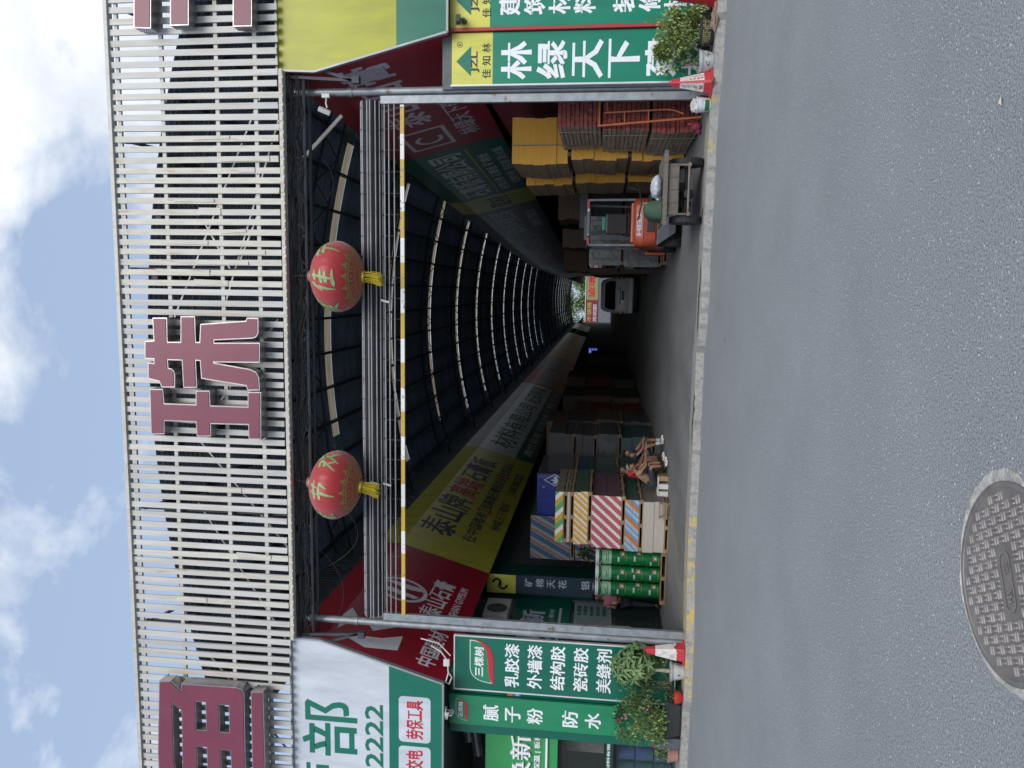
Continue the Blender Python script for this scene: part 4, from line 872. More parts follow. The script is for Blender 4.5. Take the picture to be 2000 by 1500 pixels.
deep(1.5, 2.1, 12.2, 14.4, ((1.1, 1), (1.15, 1), (0.85, 1)), LBR, 'dim packs along the right row')
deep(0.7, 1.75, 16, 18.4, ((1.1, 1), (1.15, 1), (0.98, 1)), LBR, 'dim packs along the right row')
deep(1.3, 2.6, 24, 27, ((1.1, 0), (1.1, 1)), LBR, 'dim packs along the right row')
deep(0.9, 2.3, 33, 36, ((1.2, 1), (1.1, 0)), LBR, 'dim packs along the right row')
t = thing('steel_beam', 'thick grey beam lying across the rack behind the forklift', 'beam', (2.4, 10, 2.2)); g = G(); g.box(1.9, 3.3, 9.9, 10.4, 2.22, 2.48); g.build('beam', CONC, t, bevel=0.02)

# paint drums on a pallet
DRUM = mat('drum_green', (0.008, 0.15, 0.045), 0.22, var=0.15, vscale=6, coat=0.4); DRUMW = mat('drum_white', (0.62, 0.64, 0.66), 0.3, var=0.06); DRUML = mat('drum_pale_green', (0.27, 0.47, 0.33), 0.3, var=0.15, vscale=20); DRUMG = mat('drum_grey_label', (0.4, 0.43, 0.44), 0.4, var=0.1); DRUMB = mat('drum_brown_print', (0.24, 0.17, 0.07), 0.35, var=0.2)
t = thing('pallet', 'low wooden pallet under the green paint drums', 'pallet', (-6.9, 4.5, 0)); g = G(); pallet(g, -7.5, -6.2, 4.25, 5.3, 0.0, 0.125); g.build('deck', WOOD, t)
HD = 0.385; RD = 0.19
def drum(lidded, k):
    t = thing('paint_drum', '-', 'paint drum', (0, 0, 0), 'paint drums stacked on the pallet')
    prof = [(RD*0.93, 0), (RD*0.94, 0.03), (RD*0.985, 0.3), (RD, 0.31), (RD, 0.325), (RD*0.975, 0.33), (RD*0.975, 0.345), (RD, 0.35), (RD, 0.365)]
    g = G(); g.lathe(prof, (0, 0, 0), 32); g.build('body', DRUMW if False else DRUM, t, smooth=40, local=True)
    g = G(); g.lathe([(RD*1.03, 0.325), (RD*1.045, 0.33), (RD*1.045, 0.355), (RD*1.02, 0.36), (RD*1.04, 0.368), (RD*1.04, 0.398), (RD*0.98, 0.406), (0, 0.406)] if lidded else [(RD*0.9, 0.36), (RD*0.9, 0.383), (0, 0.383)], (0, 0, 0), 32); g.build('lid', DRUMW if lidded else DRUM, t, smooth=40, local=True)
    def patch(a0, a1, z0, z1, m, nm, lift=0.003):
        g = G(); vs = []; n = 12
        for i in range(n+1):
            a = a0+(a1-a0)*i/n
            for z in (z0, z1): r = RD*(0.94+0.045*(z-0.03)/0.27)+lift; vs.append((math.sin(a)*r, -math.cos(a)*r, z))
        g.add(vs, [(2*i, 2*i+2, 2*i+3, 2*i+1) for i in range(n)]); return g.build(nm, m, t, local=True)
    if lidded:
        patch(-1.35, 1.35, 0.02, 0.24, DRUML, 'pale_label')
        p_ = patch(-0.7, 0.3, 0.13, 0.15, DRUM, 'print_line', 0.005); patch(-0.7, 0.6, 0.09, 0.105, DRUM, 'print_line', 0.005)
        patch(0.1, 0.2, 0.17, 0.2, T_BLK, 'print_dot', 0.005); patch(0.35, 0.45, 0.17, 0.2, T_RED, 'print_dot', 0.005)
        g = G(); g.tube([(math.sin(a)*RD*1.03, -math.cos(a)*RD*1.03-0.012*math.cos(a), 0.335-0.10*math.sin(math.pi*(a+1.5)/3.0)) for a in [-1.5+3.0*i/16 for i in range(17)]], 0.005, 6); g.build('handle', DRUMW, t, smooth=60, local=True)
    else:
        patch(-0.75, -0.1, 0.22, 0.26, T_GRY, 'print_line'); 
        patch(0.05, 0.7, 0.09, 0.2, DRUMB, 'print_picture'); patch(0.18, 0.5, 0.11, 0.16, T_GRY, 'print_highlight', 0.005); patch(-0.6, 0.4, 0.045, 0.06, DRUMB, 'print_line')
        if k: patch(-0.3+0.5*k, 0.25+0.5*k, 0.255, 0.3, DRUMG, 'grey_label', 0.005)
    return t
d_top, d_a, d_b = drum(True, 0), drum(False, 0), drum(False, 1)
first = {id(d_top): True, id(d_a): True, id(d_b): True}
cols_ = ['left', 'middle', 'right']; rows_ = ['bottom', 'second', 'third', 'top']
for j in range(2):
    for i in range(3):
        for k in range(4):
            src = d_top if k == 3 else (d_b if (i*2+k*3) % 4 == 1 else d_a)
            o = src if first[id(src)] else copy_tree(src); first[id(src)] = False
            o.location = (-7.24+i*0.40, 4.46+j*0.41, 0.126+k*HD); o.rotation_euler = (0, 0, rnd.uniform(-0.35, 0.35) + 0.35)
            if j == 0: o['label'] = f'{rows_[k]} green paint drum of the {cols_[i]} column on the pallet' if k < 3 else f'white lidded paint drum on top of the {cols_[i]} column'
            else: o['label'] = 'green paint drum in the hidden back row of the pallet' if k < 3 else 'white lidded paint drum in the back row on top'

# timber bundles right of the gate
TIM = mat('timber_side', (0.38, 0.28, 0.19), 0.8, var=0.4, vscale=3, stretch=(9, 0.7, 9), c2=(0.22, 0.155, 0.11), c2scale=2); TRED = mat('timber_red_end', (0.235, 0.045, 0.035), 0.7, var=0.4, vscale=9, c2=(0.09, 0.025, 0.025), c2scale=7)
for i, (x0, z0, z1, lb) in enumerate(((2.93, 0.03, 0.87, 'lowest timber bundle with red painted ends right of the gate'), (2.99, 0.92, 1.79, 'middle timber bundle with red painted ends right of the gate'), (3.06, 1.82, 2.63, 'top timber bundle with red painted ends right of the gate'))):
    t = thing('timber_bundle', lb, 'timber bundle', (3.5, 1.05, z0), 'red ended timber bundles'); g = G()
    nz_ = 10; h = (z1-z0)/nz_
    for a in range(nz_):
        xx = x0+rnd.uniform(-0.012, 0.03)
        while xx < 4.1:
            w_ = rnd.uniform(0.085, 0.115); dz = rnd.uniform(0, 0.006); dy = rnd.gauss(0, 0.018)
            vs = [(x, y, z) for z in (z0+a*h+0.002, z0+(a+1)*h-0.007-dz) for y in (1.05+dy, 3.4+rnd.gauss(0, .03)) for x in (xx, xx+w_-0.005)]
            g.add(vs, [(0, 1, 5, 4), (2, 6, 7, 3)], 1); g.add(vs, [(0, 2, 3, 1), (4, 5, 7, 6), (0, 4, 6, 2), (1, 3, 7, 5)], 0); xx += w_
    g.build('planks', [TIM, TRED], t)
    g = G()
    for yy in (1.45, 3.0): g.box(x0-0.022, x0-0.012, yy, yy+0.02, z0, z1)
    g.build('strap', mat('strap_beige', (0.3, 0.22, 0.13), 0.6), t)
YB = mat('board_yellow_face', (0.82, 0.42, 0.06), 0.6, var=0.18, vscale=2, stretch=(1, 1, 40), c2=(0.80, 0.38, 0.025), c2scale=1.2, bump=0.12, bscale=10); YBS = mat('board_brown_side', (0.34, 0.225, 0.13), 0.7, var=0.3, vscale=2, stretch=(1, 0.4, 16), c2=(0.42, 0.31, 0.21), c2scale=1.0, c2pos=(0.45, 0.7))
for j, (y0, y1, tiers) in enumerate(((3.55, 5.7, ((2.85, 0.03, 1.15), (2.88, 1.23, 2.47), (2.78, 2.55, 3.79))), (6.1, 8.3, ((2.76, 0.03, 1.15), (2.72, 1.23, 2.47), (2.68, 2.55, 3.72))))):
    for k, (x0, z0, z1) in enumerate(tiers):
        lb = f"{('bottom', 'middle', 'top')[k]} yellow board pack of the {('front', 'rear')[j]} stack behind the timber"
        t = thing('yellow_board_pack', lb, 'board pack', (x0+0.5, y0, z0), 'yellow board packs')
        g = G(); board_block(g, x0, x0+1.0, y0, y1, z0, z1, 5, 0.05); g.build('boards', [YB, YBS], t)
        g = G()
        for yy in (0.5,): g.box(x0+0.4, x0+0.416, y0-0.012, y0-0.003, z0, z1)
        g.build('strap', mat('strap_grey', (0.2, 0.25, 0.27), 0.5), t)
        if k < 2: g = G(); [g.box(x0+dx, x0+dx+0.09, y0+0.05, y1, z1+0.004, z1+0.078) for dx in (0.08, 0.5, 0.88)]; g.build('bearer', WOOD_D, t)
t = thing('advertising_panel', 'dark red advertising panel on the right shop front above the timber', 'panel', (4.4, 5, 3.5)); g = G(); g.box(4.3, 4.9, 3.9, 9.0, 2.6, 4.4); g.build('panel', V_RED, t)
g = G(); g.box(4.285, 4.295, 5.6, 8.9, 2.95, 3.6); g.build('pale_band', mat('panel_mauve', (0.3, 0.12, 0.16), 0.5), t)
# orange tubular frame leaning on the timber
OR = mat('orange_paint', (0.50, 0.125, 0.04), 0.4, var=0.2, vscale=6)
t = thing('orange_frame', 'orange tubular barrow frame leaning against the red ended timber', 'tube frame', (3.1, 0.75, 0)); g = G()
def ly(z): return 0.66+0.14*z
g.tube([(3.13, ly(0.0), 0.02), (3.05, ly(1.87), 1.87)], 0.022, 10); g.build('long_rail', OR, t, smooth=50)
g = G(); g.tube([(3.20, ly(.33), .33), (3.27, ly(.5), .5), (3.29, ly(.62), .62), (3.29, ly(.8), .8), (3.28, ly(1.76), 1.76)], 0.018, 10); g.build('short_rail', OR, t, smooth=50)
g = G(); g.tube([(3.04, ly(1.84), 1.84), (3.6, ly(1.84), 1.84)], 0.022, 10); g.build('cross_bar', OR, t, smooth=50)
for z in (0.95, 1.38): g = G(); g.tube([(3.09, ly(z), z), (3.29, ly(z), z)], 0.014, 8); g.build('rung', OR, t, smooth=50)
g = G(); g.tube([(3.30, ly(1.7), 1.7), (3.5, ly(1.7), 1.7)], 0.014, 8); g.build('rung', OR, t, smooth=50)
t = thing('red_cloth', 'crumpled dark red cloth at the foot of the orange frame', 'cloth', (3.0, 0.7, 0)); g = G(); g.ell((2.98, 0.75, 0.09), 0.08, 0.1, 0.1, 10, 8); g.ell((2.92, 0.78, 0.05), 0.07, 0.08, 0.06, 10, 8); g.ell((3.02, 0.72, 0.18), 0.04, 0.05, 0.08, 8, 6); g.build('cloth', mat('cloth_red', (0.22, 0.03, 0.05), 0.8, var=0.3, bump=0.8, bscale=20), t, smooth=80)

# ------------------------------------------------------------------ forklift
FO = mat('forklift_orange', (0.32, 0.058, 0.026), 0.38, var=0.2, vscale=4, c2=(0.2, 0.05, 0.03), c2pos=(0.62, 0.7), c2scale=6); FG = mat('forklift_grey', (0.10, 0.115, 0.135), 0.5, 0.2, var=0.25, vscale=6); RUB = mat('tyre_rubber', (0.022, 0.023, 0.025), 0.8, var=0.2, bump=0.4, bscale=60); RIMM = mat('wheel_rim', (0.25, 0.25, 0.25), 0.5, 0.5, var=0.3)
BLK = mat('black_plastic', (0.018, 0.019, 0.021), 0.5, var=0.2); TLR = mat('tail_lamp_red', (0.45, 0.015, 0.012), 0.2, var=0.05); TLW = mat('tail_lamp_white', (0.6, 0.6, 0.58), 0.25, var=0.05)
def wheel(name, t, c, r, wd, axis=(1, 0, 0), treads=26, rimr=0.55):
    c = Vector(c); ax = Vector(axis)
    g = G(); g.lathe([(r*rimr, -wd/2), (r*0.9, -wd/2), (r*0.985, -wd*0.36), (r, -wd*0.25), (r, wd*0.25), (r*0.985, wd*0.36), (r*0.9, wd/2), (r*rimr, wd/2)], c, 36, axis=ax)
    a1 = ax.orthogonal().normalized(); a2 = ax.cross(a1)
    for i in range(treads):
        a = 2*math.pi*i/treads; d = a1*math.cos(a)+a2*math.sin(a); s_ = a2*math.cos(a)-a1*math.sin(a)
        for q in (-1, 1): p = c+d*r*0.995; g.beam(p+ax*q*wd*0.04, p+ax*q*wd*0.46+s_*0.02, 0.022, 0.02, 0, d)
    w0 = g.build(name, RUB, t, smooth=40)
    g = G(); g.lathe([(0, -wd*0.32), (r*0.3, -wd*0.35), (r*0.52, -wd*0.25), (r*0.6, -wd*0.45), (r*0.6, wd*0.45), (r*0.52, wd*0.25), (r*0.3, wd*0.35), (0, wd*0.32)], c, 24, axis=ax); g.build('rim', RIMM, w0, smooth=40)
t = thing('forklift', 'orange forklift seen from behind with grey guard frame and green seat', 'forklift', (1.52, 3.5, 0))
g = G(); xl, xr = 0.99, 2.05
def loft(g, secs, mi=0):
    """secs: list of (z, [(x, y)...]) outlines of equal length"""
    n = len(secs[0][1]); vs = [(x, y, z) for z, l in secs for x, y in l]
    fs = [(i*n+k, i*n+(k+1) % n, (i+1)*n+(k+1) % n, (i+1)*n+k) for i in range(len(secs)-1) for k in range(n)]
    g.add(vs, fs+[tuple(range(n-1, -1, -1)), tuple(range((len(secs)-1)*n, len(secs)*n))], mi)
def cw_out(w_, yb, yf, r):
    o_ = []
    for i in range(7): a = R(180+90*i/6); o_.append((1.52-w_/2+r+r*math.cos(a), yb+r+r*math.sin(a)))
    for i in range(7): a = R(270+90*i/6); o_.append((1.52+w_/2-r+r*math.cos(a), yb+r+r*math.sin(a)))
    return o_+[(1.52+w_/2, yf), (1.52-w_/2, yf)]
loft(g, [(0.56, cw_out(1.0, 3.36, 4.0, 0.16)), (0.6, cw_out(1.04, 3.32, 4.0, 0.2)), (0.84, cw_out(1.06, 3.30, 4.0, 0.2)), (0.85, cw_out(1.05, 3.315, 4.0, 0.2)), (0.865, cw_out(1.06, 3.30, 4.0, 0.2)), (1.02, cw_out(1.05, 3.33, 4.0, 0.22)), (1.06, cw_out(1.0, 3.38, 4.0, 0.22))])
g.build('counterweight', FO, t, smooth=30)
g = G(); g.box(1.3, 1.62, 3.292, 3.33, 0.62, 0.79); g.build('radiator_opening', BLK, t, bevel=0.01)
g = G(); loft(g, [(0.16, [(1.3, 3.42), (1.85, 3.42), (1.85, 4.0), (1.3, 4.0)]), (0.3, [(1.2, 3.38), (1.9, 3.38), (1.9, 4.0), (1.2, 4.0)]), (0.56, [(1.02, 3.36), (2.02, 3.36), (2.02, 4.0), (1.02, 4.0)])]); g.build('rear_skirt', FG, t, bevel=0.01)
for xx in (1.42, 1.6): g = G(); g.lathe([(0, -0.012), (0.025, -0.01), (0.03, 0)], (xx, 3.4, 0.45), 14, axis=(0, -1, 0)); g.build('tow_pin', TLW, t)
g = G(); text(g, 'HELI', facing(3.296), 1.22, 0.9, 0.46, 0.1, bold=0.05); g.build('lettering', T_GRY, t)
g = G(); g.box(1.0, 2.04, 3.95, 5.25, 0.35, 0.9); g.box(1.08, 1.96, 3.6, 4.5, 1.0, 1.12); g.build('chassis', FO, t, bevel=0.03)
g = G(); g.box(1.27, 1.77, 4.0, 4.45, 1.12, 1.22); g.box(1.29, 1.75, 3.88, 4.0, 1.2, 1.68, 0, Matrix.Rotation(0.12, 3, 'X')); g.build('seat', BLK, t, bevel=0.03)
g = G(); g.box(1.36, 1.68, 3.86, 3.97, 1.66, 1.76); g.build('headrest', mat('seat_green', (0.01, 0.16, 0.1), 0.5, var=0.1), t, bevel=0.03)
for xx in (1.03, 2.01):
    g = G(); g.beam((xx, 3.55, 1.0), (xx, 3.62, 2.05), 0.05, 0.07); g.build('guard_post', FG, t, bevel=0.006); g = G(); g.beam((xx, 5.1, 0.9), (xx, 4.75, 2.05), 0.05, 0.07); g.build('guard_post', FG, t, bevel=0.006)
g = G()
for yy in (3.6, 3.85, 4.1, 4.35, 4.75): g.box(1.0, 2.04, yy, yy+0.05, 2.03, 2.09)
for xx in (1.0, 1.98): g.box(xx, xx+0.06, 3.6, 4.8, 2.03, 2.092)
g.build('overhead_guard', FG, t, bevel=0.006)
for x0, m in ((1.04, TLR), (1.14, TLR), (1.2, TLW), (1.76, TLW), (1.82, TLR), (1.92, TLR)): g = G(); g.box(x0, x0+(0.1 if m is TLR else 0.06), 3.585, 3.598, 2.04, 2.075); g.build('tail_lamp', m, t)
g = G()
for xx in (1.25, 1.72): g.box(xx, xx+0.1, 5.3, 5.42, 0.1, 2.15)
g.box(1.25, 1.82, 5.32, 5.4, 2.1, 2.2); g.box(1.1, 1.95, 5.45, 5.5, 0.2, 0.7); g.build('mast', FG, t)
for xx in (1.2, 1.75): g = G(); g.box(xx, xx+0.1, 5.45, 6.5, 0.1, 0.14); g.build('fork', FG, t)
wheel('wheel', t, (1.1, 3.85, 0.245), 0.245, 0.17); wheel('wheel', t, (1.94, 3.85, 0.245), 0.245, 0.17); wheel('wheel', t, (1.06, 5.1, 0.32), 0.32, 0.2); wheel('wheel', t, (1.98, 5.1, 0.32), 0.32, 0.2)
g = G(); g.box(0.88, 0.95, 4.9, 5.3, 0.25, 0.72); g.build('mudguard', FO, t, bevel=0.02)
# ------------------------------------------------------------------ flatbed tricycle
t = thing('cargo_tricycle', 'old flatbed cargo tricycle parked tail out in front of the forklift', 'tricycle', (1.75, 0.0, 0))
BEDW = mat('bed_wood', (0.13, 0.115, 0.10), 0.8, var=0.4, vscale=4, stretch=(6, 1, 1), c2=(0.1, 0.085, 0.075), c2scale=4); RST = mat('rusty_frame', (0.17, 0.15, 0.125), 0.6, 0.3, var=0.3, c2=(0.12, 0.06, 0.035), c2scale=6)
g = G()
for i in range(9): g.box(1.2, 2.38, -0.12+i*0.16, 0.03+i*0.16, 0.665, 0.695+rnd.uniform(0, .006))
g.box(1.16, 2.42, -0.16, -0.115, 0.63, 0.70); g.build('bed', BEDW, t, bevel=0.004)
g = G(); g.box(1.34, 2.2, -0.1, -0.07, 0.46, 0.645)
for xx in (1.36, 1.57, 1.78, 1.99, 2.18): g.box(xx-0.015, xx+0.015, -0.115, -0.1, 0.46, 0.645)
g.build('tail_board', BEDW, t)
g = G()
for xx in (1.35, 2.18): g.tube([(xx, -0.08, 0.66), (xx, -0.1, 0.27)], 0.02, 8); g.tube([(xx, -0.05, 0.6), (xx, 1.3, 0.6)], 0.022, 8); g.tube([(xx, -0.1, 0.27), (xx, 0.9, 0.5)], 0.015, 8)
g.tube([(1.33, -0.1, 0.27), (2.2, -0.1, 0.27)], 0.022, 8); g.tube([(1.35, -0.08, 0.45), (2.18, -0.08, 0.45)], 0.018, 8)
for xx in (1.35, 2.18): g.lathe([(0.035, -0.02), (0.035, 0.02)], (xx, -0.12, 0.27), 12, axis=(0, 1, 0))
g.tube([(1.77, 1.25, 0.6), (1.77, 2.0, 0.55), (1.77, 2.1, 0.95)], 0.025, 8); g.build('frame', RST, t, smooth=50)
g = G(); g.tube([(1.3, 0.22, 0.29), (2.24, 0.22, 0.29)], 0.03, 10); g.lathe([(0.02, -0.1), (0.1, -0.07), (0.12, 0), (0.1, 0.07), (0.02, 0.1)], (1.72, 0.22, 0.27), 16, axis=(1, 0, 0)); g.tube([(1.72, 0.2, 0.3), (1.75, 1.0, 0.42)], 0.03, 8); g.build('axle', BLK, t, smooth=50)
g = G(); g.box(1.55, 1.95, 0.4, 0.8, 0.3, 0.5); g.tube([(1.5, 0.3, 0.35), (1.6, 0.2, 0.5), (1.9, 0.3, 0.42)], 0.03, 8); g.build('motor_box', BLK, t, bevel=0.02)
wheel('wheel', t, (1.27, 0.22, 0.275), 0.275, 0.125); wheel('wheel', t, (2.26, 0.22, 0.275), 0.275, 0.125); wheel('wheel', t, (1.77, 2.15, 0.28), 0.28, 0.09)
g = G(); g.tube([(2.12, 1.85, 1.08), (2.05, 1.9, 1.02), (1.9, 2.02, 1.0), (1.77, 2.08, 0.97), (1.62, 2.02, 1.0), (1.48, 1.9, 1.02), (1.42, 1.85, 1.05)], 0.015, 8); g.tube([(2.0, 1.95, 1.0), (2.06, 1.93, 1.22)], 0.01, 6); g.build('handlebar', BLK, t, smooth=50)
g = G(); g.ell((1.77, 1.45, 0.82), 0.13, 0.16, 0.05, 14, 8); g.tube([(1.77, 1.45, 0.6), (1.77, 1.45, 0.8)], 0.02, 8); g.build('saddle', BLK, t, smooth=60)
# cloth and bag on the bed
g = G(); NXc, NYc = 16, 12; vs = []
for j in range(NYc+1):
    for i in range(NXc+1):
        u, v = i/NXc, j/NYc; x = 1.26+0.34*u+0.02*math.sin(v*9); y = 0.05+0.75*v
        z = 0.70+0.32*(math.sin(math.pi*min(1, u*1.02))**0.25)*(0.6+0.4*math.sin(math.pi*min(1, v*1.15+0.2))) + 0.016*math.sin(u*19+v*7)*u
        if j == 0: z = 0.71
        vs.append((x, y-0.05*math.sin(u*3.1), z))
g.add(vs, [(j*(NXc+1)+i, j*(NXc+1)+i+1, (j+1)*(NXc+1)+i+1, (j+1)*(NXc+1)+i) for j in range(NYc) for i in range(NXc)])
tag(g.build('tarpaulin', mat('canvas_green', (0.03, 0.062, 0.04), 0.8, var=0.25, bump=0.4, bscale=16), smooth=80), 'dark green tarpaulin heap on the left of the tricycle bed', 'tarpaulin')
g = G()
rb = random.Random(3); vs = []; seg, rings = 22, 12
for i in range(rings+1):
    for k in range(seg):
        ph, th = math.pi*i/rings, 2*math.pi*k/seg; q = 1+0.07*math.sin(th*7+ph*3)+rb.gauss(0, 0.025)
        vs.append((1.84+0.20*math.sin(ph)*math.cos(th)*q, 0.15+0.17*math.sin(ph)*math.sin(th)*q, 0.80-0.10*math.cos(ph)*q))
g.add(vs, [(i*seg+k, i*seg+(k+1) % seg, (i+1)*seg+(k+1) % seg, (i+1)*seg+k) for i in range(rings) for k in range(seg)]); g.tube([(1.64, 0.15, 0.78), (1.6, 0.13, 0.76), (1.57, 0.15, 0.78)], [0.03, 0.012, 0.03], 8)
tag(g.build('plastic_bag', mat('silver_plastic', (0.42, 0.45, 0.50), 0.25, 0.1, var=0.25, vscale=14, bump=0.9, bscale=24), smooth=50), 'knotted silvery plastic bag on the tricycle bed', 'bag')

# ------------------------------------------------------------------ white microvan far inside
VANW = mat('van_white', (0.80, 0.81, 0.80), 0.3, var=0.08, coat=0.4)
t = thing('microvan', 'white microvan seen from behind far inside the hall', 'van', (-0.17, 23.4, 0))
g = G(); xc = -0.17
def vsec(z, hw, yb): return (z, [(xc-hw, 26.9), (xc-hw, yb+0.18), (xc-hw+0.1, yb+0.04), (xc-hw+0.28, yb), (xc+hw-0.28, yb), (xc+hw-0.1, yb+0.04), (xc+hw, yb+0.18), (xc+hw, 26.9)])
loft(g, [vsec(0.3, 0.82, 23.36), vsec(0.5, 0.86, 23.3), vsec(0.95, 0.87, 23.32), vsec(1.15, 0.86, 23.36), vsec(1.6, 0.78, 23.55), vsec(1.78, 0.70, 23.68), vsec(1.84, 0.58, 23.85)]); g.build('body', VANW, t, smooth=35)
g = G(); o_ = Vector((xc, 23.335, 1.14)); v_ = Vector((0, 0.225, 0.53)).normalized(); fr = (o_+Vector((0, -0.012, 0)), Vector((1, 0, 0)), v_, Vector((0, -v_.z, v_.y)))
g.poly([[(-0.7, 0.02), (0.7, 0.02), (0.68, 0.3), (0.60, 0.5), (0.5, 0.54), (-0.5, 0.54), (-0.60, 0.5), (-0.68, 0.3)]], fr, 0.02); g.build('rear_window', mat('van_glass', (0.01, 0.012, 0.015), 0.08), t)
for sx_ in (-1, 1):
    lmp = G(); lmp.box(xc+sx_*0.82-0.05, xc+sx_*0.82+0.05, 23.37, 23.44, 0.72, 1.04); la = lmp.build('tail_light', TLR, t, bevel=0.02); lmp = G(); lmp.box(xc+sx_*0.82-0.04, xc+sx_*0.82+0.04, 23.36, 23.38, 0.83, 0.92); lmp.build('reverse_lens', TLW, la)
g = G(); g.box(xc-0.22, xc+0.22, 23.29, 23.31, 0.73, 0.87); g.build('number_plate', mat('plate_blue', (0.02, 0.12, 0.3), 0.4), t); g = G(); g.box(xc-0.42, xc+0.42, 23.29, 23.32, 0.9, 0.95); g.build('handle_trim', BLK, t)
g = G(); g.box(xc-0.84, xc+0.84, 23.24, 23.36, 0.33, 0.52); g.build('bumper', VANW, t, bevel=0.03)
for xx in (xc-0.7, xc+0.7): wheel('wheel', t, (xx, 24.1, 0.29), 0.29, 0.17, treads=14); wheel('wheel', t, (xx, 26.3, 0.29), 0.29, 0.17, treads=14)

# ------------------------------------------------------------------ beyond the far mouth of the hall
t = thing('far_shop', 'distant shop front with red and lime boards seen through the far mouth', 'shop', (-3, 225, 0))
g = G(); g.box(-30, 25, 225.2, 230, 0, 7.2); g.build('wall', SHOPW, t)
g = G(); g.box(-13, -2.6, 225, 225.18, 3.7, 7.4); g.build('red_board', mat('far_red', (0.17, 0.005, 0.018), 0.5), t)
g = G(); g.box(-2.58, 9, 225, 225.18, 3.7, 7.4); g.build('lime_board', mat('far_lime', (0.20, 0.22, 0.085), 0.5), t)
g = G(); text(g, '化不锈钢', facing(225), -11.2, 5.6, 7.8, 1.4, lift=0.02, bold=0.03); g.build('yellow_lettering', mat('far_yellow', (0.3, 0.25, 0.03), 0.5), t)
g = G(); text(g, '激光切割', facing(225), -11.0, 4.0, 7.0, 1.2, lift=0.02, bold=0.02); g.build('white_lettering', T_GRY, t)
g = G(); text(g, '玻璃', facing(225), -2.0, 4.6, 6.8, 2.1, lift=0.02, bold=0.04); g.build('red_lettering', T_RED, t)
g = G(); g.box(-30, 25, 224.7, 225, 7.42, 7.6); g.build('eave', PALE, t)
LEAF_FAR = mat('tree_leaf', (0.16, 0.25, 0.07), 0.6, var=0.5, vscale=1.0)
BARK = mat('bark', (0.12, 0.095, 0.07), 0.85, var=0.3, bump=0.6, bscale=20)
def leaf(g, p, d, up_, ln, wd, mi=0, fold=0.18, droop=0.15):
    d = d.normalized(); s_ = d.cross(up_); s_ = s_.normalized() if s_.length > 1e-3 else d.orthogonal().normalized(); n_ = s_.cross(d)
    m1 = p+d*ln*0.45; e = p+d*ln - n_*droop*ln
    g.add([p, m1+s_*wd/2+n_*fold*wd, m1-n_*0.02*ln, m1-s_*wd/2+n_*fold*wd, e], [(0, 2, 1), (0, 3, 2), (2, 4, 1), (2, 3, 4)], mi)
def rdir(r_, up_bias=0.3):
    v = Vector((r_.gauss(0, 1), r_.gauss(0, 1), r_.gauss(0, 1)+up_bias)); return v.normalized()
for i, (x, y, h, w_) in enumerate(((-11, 234, 13, 5), (-4, 236, 15, 6), (3, 233, 14, 5.5), (10, 237, 15, 6), (-19, 235, 14, 6))):
    t = thing('street_tree', 'sunlit green tree above the distant shop front', 'tree', (x, y, 0), 'trees beyond the far mouth')
    r_ = random.Random(50+i); g = G(); g.tube([(x, y, 0), (x+0.2, y, h*0.4), (x, y, h*0.8)], [0.3, 0.2, 0.06], 8); g.build('trunk', BARK, t, smooth=60)
    g = G()
    cl = [Vector((x+r_.gauss(0, w_*0.33), y+r_.gauss(0, w_*0.25), h*0.62+r_.gauss(0, h*0.17))) for _ in range(16)]
    for c_ in cl:
        for _ in range(150): p = c_+Vector((r_.gauss(0, 1.1), r_.gauss(0, 0.9), r_.gauss(0, 0.9))); leaf(g, p, rdir(r_), Vector((0, 0, 1)), r_.uniform(0.5, 0.9), 0.45)
    g.build('crown', LEAF_FAR, t)
t = thing('led_sign', 'small lit blue screen hanging under the left boards deep inside', 'led sign', (-5.6, 60, 2.6)); g = G(); g.box(-5.9, -5.35, 60, 60.1, 2.15, 3.1); g.build('case', BLK, t)
m = bpy.data.materials.new('led_blue'); m.use_nodes = True; P_ = m.node_tree.nodes['Principled BSDF']; P_.inputs['Base Color'].default_value = (0.01, 0.02, 0.2, 1); P_.inputs['Emission Color'].default_value = (0.05, 0.08, 0.9, 1); P_.inputs['Emission Strength'].default_value = 0.35
g = G(); g.box(-5.87, -5.38, 59.98, 59.998, 2.2, 3.05); g.build('screen', m, t)
m2 = bpy.data.materials.new('led_text'); m2.use_nodes = True; P_ = m2.node_tree.nodes['Principled BSDF']; P_.inputs['Emission Color'].default_value = (0.5, 0.55, 1, 1); P_.inputs['Emission Strength'].default_value = 0.5
g = G(); 
for i in range(3): text(g, '建材', facing(59.98), -5.82, 2.27+i*0.27, 0.38, 0.17)
g.build('lettering', m2, t)

# ------------------------------------------------------------------ left shop front inside the hall
t = thing('paint_shop_front', 'glazed paint shop front inside the left row behind the gate post', 'shop front', (-8.2, 4, 0)); sf = (Vector((-8.2, 0, 0)), Vector((0, 1, 0)), Vector((0, 0, 1)), Vector((1, 0, 0)))
g = G(); g.box(-8.26, -8.2, 0.9, 6.0, 2.3, 3.78); g.build('sign_panel', GREEN_D, t)
g = G(); text(g, '焕新', sf, 3.35, 2.92, 1.75, 0.62, bold=0.05); text(g, '防水 | 保温 | 板材', sf, 3.1, 2.68, 2.1, 0.15); g.rect(lifted(sf), 3.0, 5.3, 2.52, 2.58); g.build('lettering', T_GRY, t)
g = G(); g.box(-8.26, -8.22, 1.0, 5.85, 0.05, 2.26); g.build('glass_pane', GLASS, t)
for y_ in (0.92, 4.02, 5.86): g = G(); g.box(-8.26, -8.19, y_, y_+0.09, 0, 2.28); g.build('door_frame', FG, t)
g = G(); g.box(-8.21, -8.205, 4.2, 5.8, 1.25, 2.2); po = g.build('poster', mat('poster_pale', (0.22, 0.28, 0.29), 0.5, var=0.1), t)
g = G()
